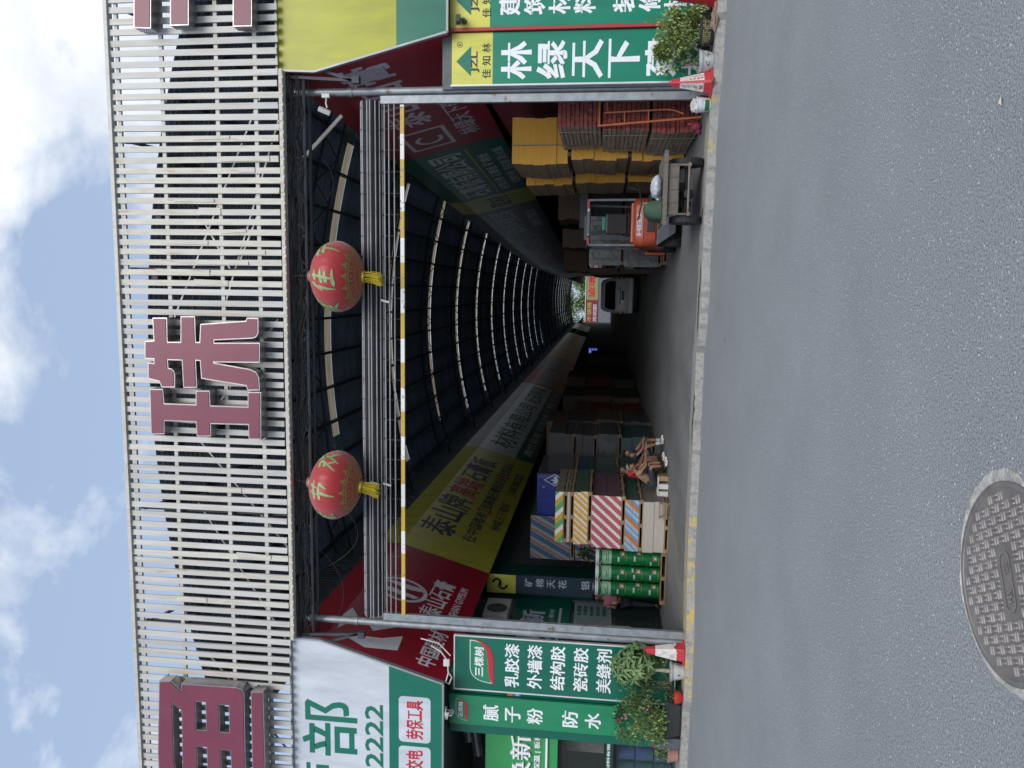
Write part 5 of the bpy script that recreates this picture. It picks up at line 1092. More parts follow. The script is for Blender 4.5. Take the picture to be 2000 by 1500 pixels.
for i, s_ in enumerate(('乳胶漆', '外墙漆', '结构胶', '瓷砖胶', '美缝剂')): text(g, s_, (Vector((-8.203, 0, 0)), *sf[1:]), 4.95, 2.02-0.16*i, 0.6, 0.11)
g.build('poster_lettering', GREEN_D, po)
g = G(); g.tube([(-8.14, 4.3, 0.8), (-8.14, 4.3, 1.35)], 0.018, 8); g.tube([(-8.14, 4.18, 0.8), (-8.14, 4.18, 1.35)], 0.018, 8); g.build('door_handle', RIMM, t)
g = G(); g.box(-8.26, -7.9, 6.0, 7.55, 0, 4.6); g.build('teal_pier', mat('pier_teal', (0.0, 0.075, 0.06), 0.4, var=0.1), t)
t = thing('air_conditioner', 'white air conditioner unit above the inner shop sign', 'air conditioner', (-8.0, 4.5, 3.8)); g = G(); g.box(-8.25, -7.9, 4.0, 5.0, 3.8, 4.42); g.build('case', mat('ac_white', (0.42, 0.43, 0.41), 0.5, var=0.1), t, bevel=0.02)
g = G()
for r_ in (0.07, 0.13, 0.19, 0.25): g.tube([(-7.892, 4.38+r_*math.cos(a), 4.1+r_*math.sin(a)) for a in [2*math.pi*i/20 for i in range(21)]], 0.008, 5)
g.build('fan_grille', BLK, t); g = G(); g.lathe([(0, 0.006), (0.26, 0.002)], (-7.898, 4.38, 4.1), 24, axis=(1, 0, 0)); g.build('fan_disc', mat('fan_grey', (0.10, 0.105, 0.105), 0.6, var=0.2), t)
t = thing('ceiling_board_sign', 'narrow dark sign with lime head on the pier inside the left row', 'shop sign', (-7.6, 5.7, 2)); g = G(); g.box(-8.0, -7.5, 5.62, 5.7, 1.7, 4.55); g.build('panel', V_NAVY, t)
g = G(); g.box(-8.0, -7.5, 5.612, 5.618, 3.78, 4.55); hd = g.build('lime_head', S_LIME, t); g = G(); ring(g, facing(5.612), -7.72, 4.28, 0.07, 0.13, 16, a0=-2.2, a1=1.6); ring(g, facing(5.612), -7.78, 4.12, 0.07, 0.13, 16, a0=0.9, a1=4.8); g.build('emblem', T_BLUE, hd)
g = G(); column_text(g, '矿棉天花 铝天花', facing(5.62), -7.68, 3.55, 0.24, 0.22, 0.30); g.build('lettering', T_GRY, t)

# ------------------------------------------------------------------ corner shop left of the paint signs
t = thing('corner_shop_front', 'corner shop front with bright green raised sign above a dark window', 'shop front', (-9.5, 0.5, 0))
g = G(); g.box(-14, -8.45, 0.55, 0.62, 2.33, 3.79); g.build('sign_board', mat('bright_green', (0.03, 0.26, 0.075), 0.35, var=0.06), t)
g = G(); fb = facing(0.55); text(g, '焕新', fb, -9.62-0.35, 2.86, 1.13, 0.42, bold=0.012, depth=0.05); text(g, '防水 | 保温 | 板材', fb, -10.05, 2.66, 1.24, 0.14, bold=0.02, depth=0.02); g.box(-10.1, -8.83, 0.5, 0.55, 2.53, 2.57); g.build('raised_lettering', T_WHT, t)
g = G(); g.box(-14, -8.45, 0.7, 0.74, 0.0, 2.33); g.build('window_pane', mat('window_smoked', (0.05, 0.06, 0.055), 0.1, var=0.2, alpha=0.25), t)
g = G(); g.box(-8.47, -8.4, 0.5, 0.8, 0, 2.33); g.box(-14, -8.47, 0.6, 0.76, 1.22, 1.27); g.build('window_frame', BLK, t)
g = G(); g.box(-14, -8.47, 0.66, 0.695, 1.27, 1.36); gs = g.build('green_strip', S_GRN, t); g = G(); text(g, '安徽安能建筑装饰材料有限公司', facing(0.66), -10.7, 1.285, 2.0, 0.06); g.build('lettering', T_WHT, gs)
g = G(); g.box(-14, -8.4, 3.2, 3.3, 0, 4.6); g.box(-14, -8.45, -0.22, 3.2, 4.5, 4.6); g.box(-14, -8.42, 0.75, 3.2, 2.2, 2.26); g.build('back_wall', mat('shop_dark', (0.04, 0.045, 0.05), 0.8), t)
g = G(); g.box(-9.6, -8.75, 1.3, 1.34, 1.4, 2.2); g.build('inside_poster', mat('inside_poster', (0.3, 0.3, 0.26), 0.6, var=0.3, vscale=4), t)
BLUB = mat('bucket_blue', (0.09, 0.17, 0.45), 0.3, var=0.4, vscale=5, c2=(0.04, 0.22, 0.2), c2scale=3, c2pos=(0.5, 0.55))
for i in range(4):
    for k in range(3):
        t = thing('blue_bucket', 'blue and green paint bucket stacked behind the corner shop window', 'paint bucket', (-8.72-i*0.31, 1.0, 0.05+k*0.37), 'buckets behind the corner shop window')
        g = G(); g.lathe([(0.125, 0), (0.145, 0.3), (0.15, 0.31), (0.15, 0.34), (0.0, 0.345)], t.location, 20); g.build('pail', BLUB, t, smooth=40)
for i, (x, z) in enumerate(((-8.75, 4.1), (-9.2, 4.2), (-9.5, 4.0), (-8.95, 3.95))):
    t = thing('wrapped_roll', 'clear plastic wrapped rolls stored above the bright green sign', 'wrapped roll', (x, 1.2, z), 'wrapped rolls above the green sign'); g = G(); g.tube([(x-0.25, 1.1, z), (x+0.2, 1.25, z+0.12)], [0.12, 0.15], 10); g.tube([(x+0.2, 1.25, z+0.12), (x+0.28, 1.2, z+0.05)], [0.06, 0.02], 8); g.build('roll', PLG, t, smooth=60)

# ------------------------------------------------------------------ manhole
IRON = mat('cast_iron', (0.185, 0.168, 0.162), 0.55, 0.35, var=0.25, vscale=8, c2=(0.19, 0.185, 0.18), c2scale=14, c2pos=(0.5, 0.65)); IRONT = mat('iron_worn', (0.27, 0.25, 0.24), 0.45, 0.4, var=0.2, vscale=20)
MORT = mat('mortar', (0.38, 0.37, 0.34), 0.85, var=0.3, vscale=14, bump=0.6, bscale=40, c2=(0.19, 0.19, 0.185), c2scale=11)
mc = Vector((-1.225, -10.425, ROADZ)); mrr = 0.432
t = thing('manhole_cover', 'round cast iron manhole cover with woven bar pattern in the road', 'manhole cover', mc)
g = G(); n = 90; o1 = []; i1 = []
for i in range(n):
    a = 2*math.pi*i/n; e = 0.003+0.05*max(0, math.cos(a-0.6))**3+0.03*max(0, math.cos(a+2.7))**6+0.006*math.sin(a*7) + rnd.gauss(0, 0.005)
    o1.append((mc.x+(mrr+0.007+e)*math.cos(a), mc.y+(mrr+0.007+e)*math.sin(a))); i1.append((mc.x+(mrr+0.004)*math.cos(a), mc.y+(mrr+0.004)*math.sin(a)))
vs = [(p[0], p[1], ROADZ+0.003) for p in o1]+[(p[0]*0.35+q[0]*0.65, p[1]*0.35+q[1]*0.65, ROADZ+0.009+rnd.uniform(0, 0.004)) for p, q in zip(o1, i1)]+[(p[0], p[1], ROADZ+0.004) for p in i1]
g.add(vs, [(r*n+i, r*n+(i+1) % n, (r+1)*n+(i+1) % n, (r+1)*n+i) for r in range(2) for i in range(n)]); g.build('mortar_ring', MORT, t, smooth=60)
g = G(); g.lathe([(mrr, -0.01), (mrr, 0.008), (mrr-0.022, 0.010), (mrr-0.025, 0.006), (mrr-0.03, 0.0045), (0, 0.0045)], mc, 72); g.build('plate', IRON, t, smooth=30)
g = G(); cell = 0.046; ang = R(28); ca, sa = math.cos(ang), math.sin(ang)
def stadium(g, cx, cy_, dx, dy, ln, wd, h, z0):
    px, py = -dy, dx; P_ = []
    for sgn in (1, -1):
        for k in range(5): a = R(-90+180*k/4); P_.append((cx+sgn*(dx*(ln/2-wd/2+math.cos(a)*wd/2)+px*math.sin(a)*wd/2), cy_+sgn*(dy*(ln/2-wd/2+math.cos(a)*wd/2)+py*math.sin(a)*wd/2)))
    n_ = len(P_); b = [(p[0], p[1], z0) for p in P_]; t_ = [(cx+(p[0]-cx)*0.8, cy_+(p[1]-cy_)*0.8, z0+h) for p in P_]
    g.add(b+t_, [(i, (i+1) % n_, n_+(i+1) % n_, n_+i) for i in range(n_)]+[tuple(range(n_, 2*n_))])
for i in range(-10, 11):
    for j in range(-10, 11):
        u, v = i*cell, j*cell
        if math.hypot(u, v) > mrr-0.055 or (abs(u) < 0.15 and abs(v) < 0.05): continue
        for q in (-1, 1):
            if (i+j) % 2: bu, bv, du, dv = u, v+q*0.0105, 1, 0
            else: bu, bv, du, dv = u+q*0.0105, v, 0, 1
            stadium(g, mc.x+bu*ca-bv*sa, mc.y+bu*sa+bv*ca, du*ca-dv*sa, du*sa+dv*ca, 0.042, 0.0115, 0.005, ROADZ+0.0045)
g.build('raised_pattern', IRONT, t, smooth=35)
g = G(); fr = (Vector((mc.x, mc.y, ROADZ+0.006)), Vector((ca, sa, 0)), Vector((-sa, ca, 0)), Vector((0, 0, 1)))
O = rounded(-0.13, 0.13, -0.045, 0.045, 0.04); I_ = rounded(-0.122, 0.122, -0.037, 0.037, 0.033); g.poly([ccw(O), cw(I_)], lifted(fr, 0.003)); text(g, '电', fr, -0.09, -0.026, 0.055, 0.052, lift=0.003); text(g, '信', fr, 0.03, -0.026, 0.055, 0.052, lift=0.003); g.build('name_plaque', IRONT, t)

# ------------------------------------------------------------------ road cones, pots, plants
CRED = mat('cone_red', (0.48, 0.03, 0.045), 0.45, var=0.15, c2=(0.33, 0.04, 0.05), c2scale=5); CWHT = mat('cone_white', (0.62, 0.61, 0.58), 0.6, var=0.1, vscale=10, c2=(0.33, 0.32, 0.3), c2scale=7, c2pos=(0.52, 0.68))
def cone(label, x, y, rot, kind, h=0.66):
    t = thing('traffic_cone', label, 'traffic cone', (x, y, 0.004), 'road cones by the gate posts'); t.rotation_euler = (0, 0, rot)
    g = G(); g.box(-0.18, 0.18, -0.18, 0.18, 0, 0.035); g.build('base', CRED, t, bevel=0.012, local=True)
    def sq(z): f = (z-0.035)/(h-0.035); return 0.135*(1-f)+0.042*f
    def fr_sec(g, z0, z1, off, mi=0):
        vs = []
        for z in (z0, z1):
            a = sq(z)+off; c = a*0.22; vs += [(a-c, -a, z), (a, -a+c, z), (a, a-c, z), (a-c, a, z), (-a+c, a, z), (-a, a-c, z), (-a, -a+c, z), (-a+c, -a, z)]
        g.add(vs, [(i, (i+1) % 8, 8+(i+1) % 8, 8+i) for i in range(8)]+[tuple(range(8, 16))], mi)
    g = G(); fr_sec(g, 0.035, h, 0); g.lathe([(0.03, h), (0.02, h+0.015), (0.028, h+0.03), (0.0, h+0.045)], (0, 0, 0), 10); g.build('shell', CRED, t, local=True)
    if kind == 'band':
        g = G(); n = 8
        vs = []
        for z0, z1 in ((0.15, 0.53),):
            top_, bot_ = [], []
            for i in range(48):
                a = 2*math.pi*i/48; q = max(abs(math.cos(a)), abs(math.sin(a)))
                zb = z0+0.045*max(0, math.sin(a*2+2.2))**2+rb.gauss(0, 0.008); rr_ = lambda z: min((sq(z)+0.004)/q, (sq(z)+0.004)*1.3)
                bot_.append((math.cos(a)*rr_(zb), math.sin(a)*rr_(zb), zb)); top_.append((math.cos(a)*rr_(z1), math.sin(a)*rr_(z1), z1))
            vs = bot_+top_; g.add(vs, [(i, (i+1) % 48, 48+(i+1) % 48, 48+i) for i in range(48)])
        g.build('white_band', CWHT, t, local=True)
    if kind == 'text':
        for q, (s1, s2) in enumerate((('上门换装热线', '4008008750'), ('尺寸定制', ''), ('上门换装热线', ''), ('尺寸定制', ''))):
            a = q*math.pi/2; u = Vector((math.cos(a), math.sin(a), 0)); n_ = Vector((math.sin(a), -math.cos(a), 0))
            z0, z1 = 0.14, 0.52; b0 = n_*(sq(z0)+0.003); b1 = n_*(sq(z1)+0.003); vv = (b1-b0)+Vector((0, 0, z1-z0)); L_ = vv.length; vv.normalize(); nn = u.cross(vv).normalized()
            fr = (b0+Vector((0, 0, z0)), u, vv, nn)
            g = G(); w0, w1 = sq(z0)*0.76, sq(z1)*0.76; g.poly([[(-w0, 0), (w0, 0), (w1, L_), (-w1, L_)]], fr); pn = g.build('white_panel', CWHT, t, local=True)
            g = G(); m_ = len(s1); pt = L_*0.94/m_
            for i, ch in enumerate(s1): z_ = L_*0.97-(i+1)*pt; ww = min(pt*0.78, (w0+(w1-w0)*z_/L_)*0.75); text(g, ch, fr, (-0.03-ww/2 if s2 else -ww/2), z_, ww, pt*0.78, bold=0.02, lift=0.002)
            for i, ch in enumerate(s2): z_ = L_*0.97-(i+1)*L_*0.94/10; text(g, ch, fr, 0.022, z_, 0.02, 0.026, bold=0.02, lift=0.002)
            g.build('red_lettering', T_RED, pn, local=True)
    return t
cone('red cone with white printed panels at the right gate post', 3.43, -0.48, R(38), 'text')
cone('red cone with a scuffed dirty white band at the left gate post', -6.60, -0.08, R(-8), 'band', 0.70)
cone('plain red cone cut by the frame beside the bushy dark pot', 4.78, -0.5, R(20), 'plain', 0.7)
POTW = mat('pot_glaze_white', (0.52, 0.53, 0.52), 0.25, var=0.1, vscale=12, c2=(0.40, 0.42, 0.42), c2scale=6); POTD = mat('pot_dark', (0.035, 0.037, 0.04), 0.35, var=0.2); POTB = mat('pot_blue_print', (0.03, 0.05, 0.2), 0.35); POTG = mat('pot_green_print', (0.10, 0.20, 0.12), 0.35, var=0.3, vscale=30); POTR = mat('pot_red', (0.45, 0.03, 0.02), 0.3, var=0.1); POTP = mat('pot_terracotta', (0.36, 0.19, 0.165), 0.7, var=0.15); SOIL = mat('soil', (0.06, 0.045, 0.035), 0.9, var=0.3, bump=0.6, bscale=30); POTGOLD = mat('pot_gold_print', (0.24, 0.21, 0.09), 0.45, var=0.2)
def lm(name, c, c2=None): return mat(name, c, 0.45, var=0.35, vscale=9, c2=c2, c2scale=7, c2pos=(0.45, 0.6))
LV_VAR = lm('leaf_variegated', (0.20, 0.29, 0.08), (0.42, 0.48, 0.22)); LV_BR = lm('leaf_broad', (0.05, 0.12, 0.045), (0.08, 0.16, 0.08)); LV_YG = lm('leaf_lime', (0.16, 0.24, 0.05)); LV_PA = lm('leaf_palmate', (0.10, 0.18, 0.065), (0.17, 0.25, 0.09)); LV_BU = lm('leaf_bush', (0.20, 0.30, 0.09), (0.30, 0.40, 0.15)); LV_DK = lm('leaf_dark', (0.03, 0.07, 0.03)); PINK = mat('petal_pink', (0.55, 0.30, 0.33), 0.6, var=0.1); MAG = mat('petal_magenta', (0.45, 0.02, 0.12), 0.6, var=0.1); STEM = mat('stem_brown', (0.13, 0.12, 0.065), 0.7, var=0.3)
Z_ = Vector((0, 0, 1))
def pot(name, label, c, prof, m, seg=28, cat='flower pot', soil_r=None, soil_z=None):
    t = thing(name, label, cat, c); g = G(); g.lathe(prof, c, seg); g.build('bowl', m, t, smooth=40)
    if soil_r: g = G(); g.lathe([(soil_r, soil_z-0.01), (soil_r*0.6, soil_z+0.005), (0, soil_z+0.01)], c, seg); g.build('soil', SOIL, t, smooth=60)
    return t
def on_pot(c, r, a, z, lift=0.003): return Vector(c)+Vector((math.sin(a)*(r+lift), -math.cos(a)*(r+lift), z))
# right: dark glazed pot with a gold printed band, bushy variegated shrub
c = Vector((4.22, -0.42, 0.002)); t = pot('flower_pot', 'dark glazed pot with a gold printed band right of the green sign', c, [(0.15, 0), (0.165, 0.01), (0.205, 0.12), (0.215, 0.2), (0.225, 0.225), (0.225, 0.25), (0.2, 0.25), (0.195, 0.2)], POTD, 32, soil_r=0.2, soil_z=0.21)
g = G()
for i in range(44):
    a = i*2*math.pi/44
    for k in range(5):
        if rnd.random() < 0.82:
            z = 0.075+k*0.026; r0 = 0.167+(z-0.01)/0.11*0.04 if z < 0.12 else 0.207+(z-0.12)/0.08*0.01; vs = [on_pot(c, r0, a+d, z+e) for d, e in ((0, 0), (0.11, 0), (0.11, 0.018), (0, 0.018))]; g.add(vs, [(0, 1, 2, 3)])
g.build('printed_band', POTGOLD, t)
def shrub(name, label, c, blobs, n, mats, size, stems=14, seed=1, flowers=None, base_r=0.08, ratio=0.42, up_b=0.5, base_z=0.2):
    r_ = random.Random(seed); t = thing(name, label, 'plant', c)
    g = G(); tips = []
    for _ in range(stems):
        b = blobs[r_.randrange(len(blobs))]; p = Vector(b[0])+Vector((r_.gauss(0, b[1]*0.5), r_.gauss(0, b[1]*0.5), r_.gauss(0, b[2]*0.4)))
        s_ = Vector(c)+Vector((r_.uniform(-base_r, base_r), r_.uniform(-base_r, base_r), base_z)); m_ = s_.lerp(p, 0.5)+Vector((0, 0, 0.06)); g.tube([s_, m_, p], [0.007, 0.005, 0.003], 5); tips.append((s_, m_, p))
    g.build('stem', STEM, t)
    gs = [G() for _ in mats]
    for _ in range(n):
        b = blobs[r_.randrange(len(blobs))]; d = rdir(r_, 0.25); rr_ = r_.random()**0.42
        p = Vector(b[0])+Vector((d.x*b[1]*rr_, d.y*b[1]*rr_, d.z*b[2]*rr_))
        if r_.random() < 0.25: p = p*0.6+0.4*(Vector(b[0])+Vector((r_.gauss(0, 1)*b[1], r_.gauss(0, 1)*b[1], r_.gauss(0, 1)*b[2])))
        ld = (d*0.7+rdir(r_, up_b)*0.8).normalized(); ln = size*r_.uniform(0.6, 1.25)
        k = b[3] if len(b) > 3 else 0
        if r_.random() < 0.18 and len(mats) > 1: k = r_.randrange(len(mats))
        leaf(gs[k], p, ld, Z_, ln, ln*ratio*r_.uniform(0.8, 1.2))
    for s0, m0, p0 in tips[::2]:                                     # sprigs that leave the clump
        d = (p0-m0).normalized()+rdir(r_, 0.4)*0.5; e = p0+d.normalized()*r_.uniform(0.10, 0.26)
        for q in range(9):
            pp = p0.lerp(e, q/8)+Vector((0, 0, -0.03*(q/8)**2)); leaf(gs[r_.randrange(len(mats))], pp, rdir(r_, 0.2)+d*0.4, Z_, size*r_.uniform(0.6, 1.1), size*ratio)
    for k, q in enumerate(gs):
        if q.f: q.build('foliage', mats[k], t)
    if flowers:
        for pos, m, nn in flowers:
            g = G()
            for _ in range(nn):
                p = Vector(pos)+Vector((r_.gauss(0, 0.03), r_.gauss(0, 0.03), r_.gauss(0, 0.03)))
                for q in range(5): a = q*1.257; leaf(g, p, Vector((math.cos(a), -0.6, math.sin(a))), Z_, 0.028, 0.024)
            g.build('flower', m, t)
    return t
shrub('potted_shrub', 'bushy variegated shrub growing in the dark gold banded pot', (4.22, -0.42, 0.2), [((4.30, -0.42, 0.66), 0.28, 0.26), ((4.05, -0.42, 0.62), 0.24, 0.28), ((4.18, -0.45, 0.40), 0.27, 0.18), ((3.95, -0.42, 0.82), 0.13, 0.12, 1), ((4.5, -0.42, 0.58), 0.16, 0.2), ((4.55, -0.42, 0.28), 0.13, 0.12)], 3000, [LV_VAR, LV_YG], 0.08, 22, 11)
# right: white floral pot with a broad leaved plant
c = Vector((3.76, -0.42, 0.002)); t = pot('flower_pot', 'white floral glazed pot between the printed cone and the dark pot', c, [(0.14, 0), (0.15, 0.015), (0.185, 0.1), (0.195, 0.19), (0.205, 0.215), (0.21, 0.235), (0.185, 0.235), (0.18, 0.19)], POTW, 32, soil_r=0.185, soil_z=0.2)
def floral(t, c, r0, z0, n_, centre, seed):
    r_ = random.Random(seed); ga, gb = G(), G()
    for i in range(n_):
        a = -1.3+2.6*i/(n_-1) if n_ > 1 else -0.2
        for k in range(7):
            aa = a+r_.gauss(0, 0.09); zz = z0+r_.gauss(0, 0.024); m_ = 7; vs = [on_pot(c, r0, aa, zz, 0.004)]
            for q in range(m_): vs.append(on_pot(c, r0, aa+0.06*math.cos(q*6.283/m_+k), zz+0.016*math.sin(q*6.283/m_+k)*r_.uniform(.6, 1), 0.004))
            ga.add(vs, [(0, 1+q, 1+(q+1) % m_) for q in range(m_)])
        m_ = 10; vs = [on_pot(c, r0, a, z0, 0.006)]
        for q in range(m_): s_ = 1.0 if q % 2 else 0.6; vs.append(on_pot(c, r0, a+0.095*s_*math.cos(q*6.283/m_), z0+0.02*s_*math.sin(q*6.283/m_), 0.006))
        gb.add(vs, [(0, 1+q, 1+(q+1) % m_) for q in range(m_)])
    ga.build('leaf_print', POTG, t); gb.build('blossom_print', centre, t)
floral(t, c, 0.186, 0.10, 4, mat('pot_rose_print', (0.22, 0.10, 0.10), 0.35), 5)
g = G(); g.lathe([(0.194, 0.16), (0.199, 0.19)], c, 32); g.v = [Vector((c.x+(v.x-c.x)*1.01, c.y+(v.y-c.y)*1.01, v.z)) for v in g.v]; g.f = g.f[:32]; g.m = g.m[:32]; g.build('blue_band', mat('pot_lilac_band', (0.28, 0.29, 0.37), 0.3), t)
def broad_plant(name, label, c, tips, m, size, seed, extra=None):
    r_ = random.Random(seed); t = thing(name, label, 'plant', c); gst = G(); gl = G(); gy = G()
    for (x, y, z, k) in tips:
        s_ = Vector(c)+Vector((r_.uniform(-.05, .05), r_.uniform(-.05, .05), 0.2)); e = Vector((x, y, z)); gst.tube([s_, s_.lerp(e, 0.55)+Vector((0, 0, 0.08)), e], [0.006, 0.005, 0.003], 5)
        tgt = gy if k else gl
        for _ in range(5 if k else 4):
            d = (e-s_).normalized()*0.4+rdir(r_, -0.1)*0.9; leaf(tgt, e+rdir(r_)*0.05, d, Z_, size*r_.uniform(0.7, 1.15), size*0.52, 0, 0.12, 0.25)
    gst.build('stem', STEM, t); gl.build('foliage', m, t)
    if gy.f: gy.build('young_foliage', LV_YG, t)
    return t
broad_plant('potted_plant', 'broad leaved trailing plant in the white floral pot right of the gate', c, [(3.9, -0.5, 0.35, 0), (3.86, -0.5, 0.5, 0), (3.7, -0.55, 0.3, 0), (3.75, -0.5, 0.42, 0), (3.68, -0.5, 0.55, 0), (3.62, -0.5, 0.45, 0), (3.95, -0.5, 0.44, 0), (3.8, -0.55, 0.28, 0), (3.75, -0.45, 0.75, 1), (3.68, -0.45, 0.85, 1), (3.86, -0.45, 0.82, 1), (3.62, -0.45, 0.72, 1), (3.84, -0.4, 0.66, 1)], LV_BR, 0.125, 21)
# bucket with bag, crumpled paper
t = thing('paint_bucket', 'white paint bucket with green label and a crumpled plastic bag stuffed in it', 'bucket', (3.12, -0.3, 0.002)); c = t.location.copy()
g = G(); g.lathe([(0.105, 0), (0.11, 0.01), (0.128, 0.2), (0.135, 0.205), (0.135, 0.22), (0.12, 0.22), (0.115, 0.15)], c, 28); g.build('pail', DRUMW, t, smooth=40)
g = G()
for a0, a1, z0, z1 in ((-1.2, 0.5, 0.02, 0.09),):
    vs = []
    for i in range(9): a = a0+(a1-a0)*i/8; vs += [on_pot(c, 0.111+0.09*(z0), a, z0, 0.003), on_pot(c, 0.111+0.09*z1, a, z1, 0.003)]
    g.add(vs, [(2*i, 2*i+2, 2*i+3, 2*i+1) for i in range(8)])
g.build('green_label', DRUM, t)
g = G(); text(g, '环保', (c+Vector((0, -0.125, 0)), Vector((1, 0, 0)), Z_, Vector((0, -1, 0))), -0.02, 0.12, 0.09, 0.04); g.build('grey_print', T_GRY, t)
def crumple(name, label, cat, c, sx, sy, sz, m, seed, rough=0.16):
    r_ = random.Random(seed); g = G(); vs = []; seg, rings = 20, 11
    for i in range(rings+1):
        for k in range(seg):
            ph, th = math.pi*i/rings, 2*math.pi*k/seg; q = 1+r_.gauss(0, rough); vs.append((c[0]+sx*math.sin(ph)*math.cos(th)*q, c[1]+sy*math.sin(ph)*math.sin(th)*q, c[2]-sz*math.cos(ph)*q))
    g.add(vs, [(i*seg+k, i*seg+(k+1) % seg, (i+1)*seg+(k+1) % seg, (i+1)*seg+k) for i in range(rings) for k in range(seg)])
    return tag(g.build(name, m), label, cat)
crumple('plastic_bag', 'white plastic bag bulging out of the paint bucket', 'bag', (3.11, -0.3, 0.235), 0.11, 0.1, 0.08, mat('bag_white', (0.6, 0.6, 0.58), 0.35, var=0.1, trans=0.3), 4, 0.13)
crumple('crumpled_paper', 'crumpled brown paper lying in front of the dark glazed pot', 'paper', (4.35, -0.72, 0.03), 0.2, 0.05, 0.05, mat('paper_brown', (0.2, 0.145, 0.11), 0.8, var=0.2), 9, 0.22)
crumple('red_bag', 'dark red bag crumpled behind the white paint bucket', 'bag', (3.22, -0.12, 0.1), 0.09, 0.08, 0.14, mat('cloth_red', (0.22, 0.03, 0.05)), 15, 0.12)
# left: money tree in a white floral pot
c = Vector((-6.98, -0.08, 0.002)); t = pot('flower_pot', 'white floral pot with a blue flower at the left gate post', c, [(0.125, 0), (0.13, 0.01), (0.15, 0.1), (0.165, 0.2), (0.19, 0.215), (0.19, 0.24), (0.165, 0.24), (0.155, 0.2)], POTW, 32, soil_r=0.16, soil_z=0.21); floral(t, c, 0.152, 0.1, 3, POTB, 8)
g = G(); g.lathe([(0.191, 0.222), (0.191, 0.232)], c, 32); g.f = g.f[:32]; g.m = g.m[:32]; g.v = [Vector((c.x+(v.x-c.x)*1.01, c.y+(v.y-c.y)*1.01, v.z)) for v in g.v]; g.build('blue_rim', mat('pot_grey_rim', (0.17, 0.2, 0.25), 0.3), t)
t = thing('money_tree', 'small money tree with pale trunk and palmate leaves in the blue flowered pot', 'plant', c); g = G(); g.tube([c+Vector((0, 0, 0.2)), c+Vector((0.005, 0, 0.45)), c+Vector((-0.01, 0, 0.72)), c+Vector((0.0, 0, 0.92))], [0.045, 0.033, 0.03, 0.018], 10); g.build('trunk', mat('trunk_pale', (0.30, 0.26, 0.19), 0.7, var=0.25, vscale=20), t, smooth=60)
r_ = random.Random(31); gl, gs = G(), G()
for _ in range(58):
    d = rdir(r_, 0.45); d.y -= 0.1; s_ = c+Vector((0, 0, 0.92+r_.uniform(-0.12, 0.12))); e = s_+Vector((d.x*0.46, d.y*0.2, d.z*0.46))*r_.uniform(0.45, 1.0); gs.tube([s_, s_.lerp(e, 0.6)+Vector((0, 0, 0.03)), e], 0.004, 4, cap=False)
    ax = (d+Vector((0, 0, 0.25))).normalized(); a1 = ax.orthogonal().normalized(); a2 = ax.cross(a1)
    for q in range(6): a = q*math.pi/3+r_.uniform(-.2, .2); leaf(gl, e, a1*math.cos(a)+a2*math.sin(a)+ax*0.35-Z_*0.2, ax, r_.uniform(0.14, 0.22), 0.058, 0, 0.12, 0.25)
gs.build('leaf_stalk', STEM, t); gl.build('foliage', LV_PA, t)
shrub('climbing_plant', 'dark leafy climber low behind the money tree pot', (-7.3, 0.0, 0.0), [((-7.3, -0.02, 0.42), 0.2, 0.28), ((-6.85, 0.0, 0.45), 0.08, 0.16, 1), ((-7.2, -0.02, 0.7), 0.14, 0.16)], 420, [LV_DK, LV_YG], 0.06, 12, 17, ratio=0.6)
c = Vector((-7.44, -0.16, 0.002)); t = pot('flower_pot', 'small round red pot at the foot of the dark planter', c, [(0.07, 0), (0.11, 0.05), (0.125, 0.11), (0.12, 0.16), (0.1, 0.16)], POTR, 24, soil_r=0.11, soil_z=0.14)
shrub('potted_plant', 'tiny grey leaved plant in the small red pot', (-7.44, -0.16, 0.1), [((-7.43, -0.16, 0.24), 0.13, 0.08)], 260, [LV_DK, LV_PA], 0.04, 8, 23, base_z=0.04)
t = thing('planter', 'long black plastic planter under the flowering bush', 'planter', (-7.9, -0.1, 0)); g = G()
loft(g, [(0.03, [(-8.2, -0.17), (-7.6, -0.17), (-7.6, 0.08), (-8.2, 0.08)]), (0.26, [(-8.26, -0.19), (-7.54, -0.19), (-7.54, 0.09), (-8.26, 0.09)]), (0.3, [(-8.28, -0.2), (-7.52, -0.2), (-7.52, 0.095), (-8.28, 0.095)])]); g.build('tub', POTD, t, bevel=0.015)
g = G(); g.box(-8.2, -7.6, -0.15, 0.06, 0.0, 0.028); g.build('foot', POTD, t)
shrub('flowering_bush', 'pale green bush with pink and magenta flowers in the long black planter', (-7.9, -0.06, 0.25), [((-7.95, -0.16, 0.58), 0.36, 0.28), ((-7.48, -0.2, 0.72), 0.2, 0.3, 1), ((-8.1, -0.16, 0.72), 0.24, 0.24), ((-7.75, -0.16, 0.8), 0.22, 0.26, 1), ((-7.6, -0.16, 0.95), 0.14, 0.2, 1), ((-8.25, -0.16, 0.45), 0.17, 0.2), ((-7.9, -0.16, 0.38), 0.3, 0.12), ((-8.3, -0.16, 0.95), 0.12, 0.25, 1), ((-7.95, -0.12, 1.12), 0.22, 0.12, 2)], 3300, [LV_BU, LV_PA, LV_DK], 0.058, 40, 29, flowers=[((-7.87, -0.32, 1.18), MAG, 4), ((-7.85, -0.32, 1.03), PINK, 5), ((-7.62, -0.32, 0.72), PINK, 2), ((-8.38, -0.32, 0.48), MAG, 3), ((-8.0, -0.32, 1.1), MAG, 2)], base_r=0.12)
t = thing('grey_trough', 'grey trough behind the long black planter', 'trough', (-8.4, 0.3, 0)); g = G(); loft(g, [(0.0, [(-8.5, -0.12), (-8.3, -0.12), (-8.3, 0.09), (-8.5, 0.09)]), (0.42, [(-8.52, -0.13), (-8.29, -0.13), (-8.29, 0.095), (-8.52, 0.095)])]); g.build('tub', FG, t, bevel=0.02)
